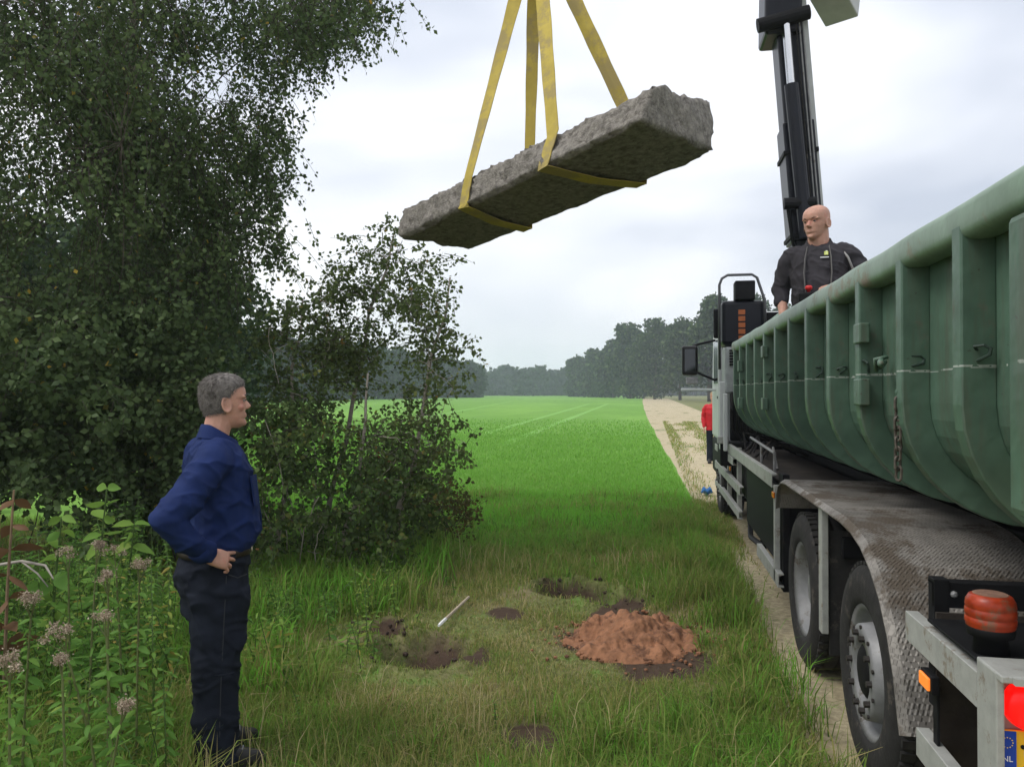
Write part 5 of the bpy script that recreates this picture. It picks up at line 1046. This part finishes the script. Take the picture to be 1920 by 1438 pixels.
x, y = scatter(26000, TRACK0, TRACK1, 2.5, 45); xa, ya = scatter(16000, TRACK0, 1.05, 2.5, 12); x, y = np.append(x, xa), np.append(y, ya); k = (vnoise(x, y*.35, 1.1, 17)+.9*np.exp(-((x-2.0)/.35)**2)+.8*np.exp(-((x-TRACK1)/.4)**2)+1.0*np.exp(-((x-TRACK0)/.16)**2)+.45*(x < 1.05) > .42+RNG.normal(0, .2, len(x))); x, y = x[k], y[k]; n = len(x)
V, F, rd = blades(np.stack([x, y, height(x, y)-.01], 1), RNG.uniform(.04, .13, n)*np.where(x < 1.0, 1.3, 1), RNG.uniform(.7, 1.3, n)*(.005+.0005*y), RNG.uniform(.2, 1, n), np.clip(RNG.normal(.55, .2, n), 0, 1))
link('track_grass', np_mesh('track_grass', V, F, rd), GRASS, kind='stuff', label='short grass growing along the sandy track', cat='grass')
# grass on the far side of the track
x, y = scatter(20000, TRACK1, 12, 12, 60); n = len(x); V, F, rd = blades(np.stack([x, y, height(x, y)-.01], 1), RNG.uniform(.08, .2, n), RNG.uniform(.02, .05, n), RNG.uniform(.2, .9, n), np.clip(RNG.normal(.5, .2, n), 0, 1))
link('roadside_grass', np_mesh('roadside_grass', V, F, rd), GRASS, kind='stuff', label='grass on the far side of the track', cat='grass')

# ---- herbs
def herb(base, h, nl, size, lean=(0, 0), tone=.3, elong=2.4):
    """upright stem with pairs of pointed leaves: leaf arrays and stem line"""
    t = np.linspace(.12, .97, nl); k = np.arange(nl); az = k*1.57+RNG.uniform(0, 6.28); P = np.array(base)+np.stack([lean[0]*t**1.6*h, lean[1]*t**1.6*h, t*h], 1)
    D = []; PP = []; S_ = []
    for s in (0, math.pi):
        a = az+s+RNG.normal(0, .25, nl); D.append(np.stack([np.cos(a), np.sin(a), RNG.uniform(-.35, .35, nl)], 1)); PP.append(P); S_.append(size*(1.05-.55*t)*RNG.uniform(.75, 1.2, nl))
    P2 = np.concatenate(PP); n = len(P2); V, F, rd = leaves(P2, np.concatenate(S_), np.clip(tone+RNG.uniform(-.05, .4, n), 0, 1), elong, np.concatenate(D), flat=1, fine=True); return V, F, rd, [Vector(base)-Vector((0, 0, .03)), Vector(P[nl//2]), Vector(P[-1])]
L = []; sm_ = MB(); cnt = 0; ctrs = RNG.uniform((-4.8, 2.1), (-1.5, 5.6), (46, 2)); cst = [(RNG.uniform(.35, 1.0), RNG.uniform(.014, .030), RNG.uniform(1.9, 4.0), RNG.uniform(.0, .6)) for _ in ctrs]
while cnt < 900:
    k = RNG.integers(len(ctrs)); x, y = ctrs[k]+RNG.normal(0, .20, 2); hs, sz, el, tn = cst[k]
    if RNG.random() < .12: x, y = RNG.uniform(-3.2, .5), RNG.uniform(2.4, 8.5); hs, sz, el, tn = RNG.uniform(.1, .4), RNG.uniform(.014, .03), RNG.uniform(1.6, 3), RNG.uniform(0, .5)
    px, py, Z = proj(np.array([[x, y, 0.]])); px = px[0]; Z = Z[0]
    if math.hypot(x-P1.location.x, y-P1.location.y) < .3 or Z < 1.9: continue
    if px < 335: h = RNG.uniform(.30, .85)*hs*(1 if Z > 2.6 else .7)+.10
    elif 470 < px < 800 and Z > 4.4: h = RNG.uniform(.12, .42)*hs+.04
    elif px > 520 and RNG.random() < .35: h = RNG.uniform(.05, .16)
    else: continue
    if soilmask(np.array([x]), np.array([y]))[0] > .15 or trampled(x, y) < .8 and RNG.random() < .85: continue
    V, F, rd, st = herb((x, y, float(height(x, y))), h, int(h*24)+3, sz*RNG.uniform(.7, 1.25)*(1 if h > .2 else .8), (RNG.normal(0, .25)-(.25 if px > 230 and px < 340 else 0), RNG.normal(0, .25)), tn+RNG.uniform(-.05, .1), el); L.append((V, F, rd)); sm_.tube(st, [.004, .0035, .002], 4); cnt += 1
V, F, rd = cat_parts(L); hl = link('herb_layer', np_mesh('herb_layer', V, F, rd), LEAF_H, kind='stuff', label='leafy green herbs and nettles filling the lower left verge', cat='herbs'); o = sm_.build('stems', mat('green stems', (.07, .12, .03), .7, .3), hl); o['kind'] = 'stuff'
FL = leafmat('faded pink flower fluff', [(0, (0.24, 0.18, 0.13)), (0.5, (0.38, 0.3, 0.22)), (1, (0.52, 0.44, 0.34))], .2, .9)
heads = [((128, 1035), 3.35, 'large faded pink flower head, leftmost of the tall row behind the herbs'), ((182, 1022), 3.45, 'pale flower head standing highest in the row behind the herbs'), ((216, 1032), 3.5, 'small pale flower head just right of the highest one'), ((262, 1057), 3.3, 'brownish flower head nearest the elbow of the blue-shirted man'), ((203, 1077), 3.1, 'drooping pair of pale flowers under the tall row'), ((198, 1152), 2.75, 'single broad pink flower head in the middle of the herbs'), ((114, 1180), 2.7, 'whitish half-open flower left of the broad pink head'), ((18, 1236), 2.5, 'faded flower at the left picture edge among the herbs'), ((116, 1232), 2.6, 'small round pinkish flower low in the herbs'), ((232, 1320), 2.45, 'lowest pale flower head near the trouser leg of the blue-shirted man'), ((60, 1120), 2.95, 'brownish flower head between the tall row and the left edge')]
for (px, py), Z, lab in heads:
    top = dep(px, py, Z); base = np.array([top[0]+RNG.normal(0, .05), top[1]+RNG.normal(0, .05), 0]); base[2] = float(height(base[0], base[1])); h = top[2]-base[2]; t = empty('hemp_agrimony', tuple(base), 0, lab, 'plant', 'flowering hemp agrimony among the herbs')
    V, F, rd, st = herb((0, 0, 0), h*.94, int(h*18)+4, .036, ((top-base)[0]/h, (top-base)[1]/h), .2, 2.6); link('foliage', np_mesh('foliage', V, F, rd), LEAF_H, t); e_ = Vector(top-base); m = MB(); m.tube([st[0], st[1], st[2]], [.006, .005, .004], 6)
    fs = random.uniform(.55, 1.15); sub_ = [e_+Vector((random.gauss(0, .018)*fs, random.gauss(0, .018)*fs, random.gauss(0, .010)*fs)) for _ in range(random.randint(4, 9))]
    for s_ in sub_: m.tube([st[2], (st[2]+s_)*.5+Vector((0, 0, -.008)), s_], [.003, .002, .0015], 4)
    m.build('stem', mat('olive stems', (.12, .14, .05), .7, .3), t); P = np.concatenate([np.array(s_)+RNG.normal(0, 1, (70, 3))*np.array([.009, .009, .007]) for s_ in sub_]); V, F, rd = leaves(P, RNG.uniform(.003, .006, len(P)), RNG.random(len(P)), 1.8); link('flower_head', np_mesh('flower_head', V, F, rd), FL, t, kind='stuff')
# tall light-green weeds in front of the dark bush
for k, (px, py, Z, lab) in enumerate([((178), 905, 4.9, 'tall pale-green broad-leaved weed before the dark bush'), (95, 960, 4.6, 'shorter broad-leaved weed left of the tall pale-green one'), (235, 975, 5.1, 'broad-leaved weed just behind the elbow of the blue-shirted man')]):
    top = dep(px, py, Z); base = np.array([top[0], top[1], float(height(top[0], top[1]))]); h = top[2]-base[2]; t = empty('broadleaf_weed', tuple(base), 0, lab, 'plant', 'broad-leaved weeds before the bush'); V, F, rd, st = herb((0, 0, 0), h, 11, .13, (.08, 0), .45, 1.9); link('foliage', np_mesh('foliage', V, F, rd), LEAF_H, t); MB().tube(st, [.010, .008, .004], 6).build('stem', mat('green stems', (.07, .12, .03), .7, .3), t)
top = dep(8, 905, 4.0); base = np.array([top[0], top[1], 0.]); t = empty('withered_dock', tuple(base), 0, 'withered brown plant with hanging dead leaves at the left edge', 'plant'); V, F, rd, st = herb((0, 0, 0), top[2], 9, .10, (.05, 0), .5, 2.2); V[:, 2] = np.maximum(V[:, 2]-.05, 0)
link('dead_leaves', np_mesh('dead_leaves', V, F, rd), leafmat('dead brown leaves', [(0, (.08, .045, .02)), (1, (.17, .095, .05))], .2), t); MB().tube(st, [.010, .008, .005], 6).build('stem', mat('dry stems', (.22, .15, .09), .8, .3), t)
m = MB(); pa = [dep(-20, 1062, 4.1), dep(40, 1052, 4.1), dep(85, 1060, 4.0), dep(100, 1085, 3.9)]; m.tube(pa, [.010, .009, .007, .004], 6).tube([pa[1], dep(70, 1075, 4.0), dep(90, 1100, 4.0)], [.006, .005, .003], 5)
m.tube([pa[0], dep(-60, 1150, 4.1), gnd(-80, 1330)], [.010, .011, .012], 6); m.build('dead_branch', mat('bleached dead wood', (.30, .27, .23), .9, .2), smooth=True, label='bleached dead branch arching among the weeds at the left edge', cat='branch')
# ---- haze
hm_ = bpy.data.materials.new('thin moist air'); hm_.use_nodes = True; t_ = hm_.node_tree; t_.nodes.clear(); ou = t_.nodes.new('ShaderNodeOutputMaterial'); pv = t_.nodes.new('ShaderNodeVolumePrincipled'); pv.inputs['Density'].default_value = .0008; pv.inputs['Color'].default_value = (.80, .88, 1.0, 1); t_.links.new(pv.outputs[0], ou.inputs['Volume'])
MB().box(-910, 910, -70, 910, -1.5, 46).build('haze', hm_, kind='stuff', label='thin bluish haze over the whole scene', cat='haze')
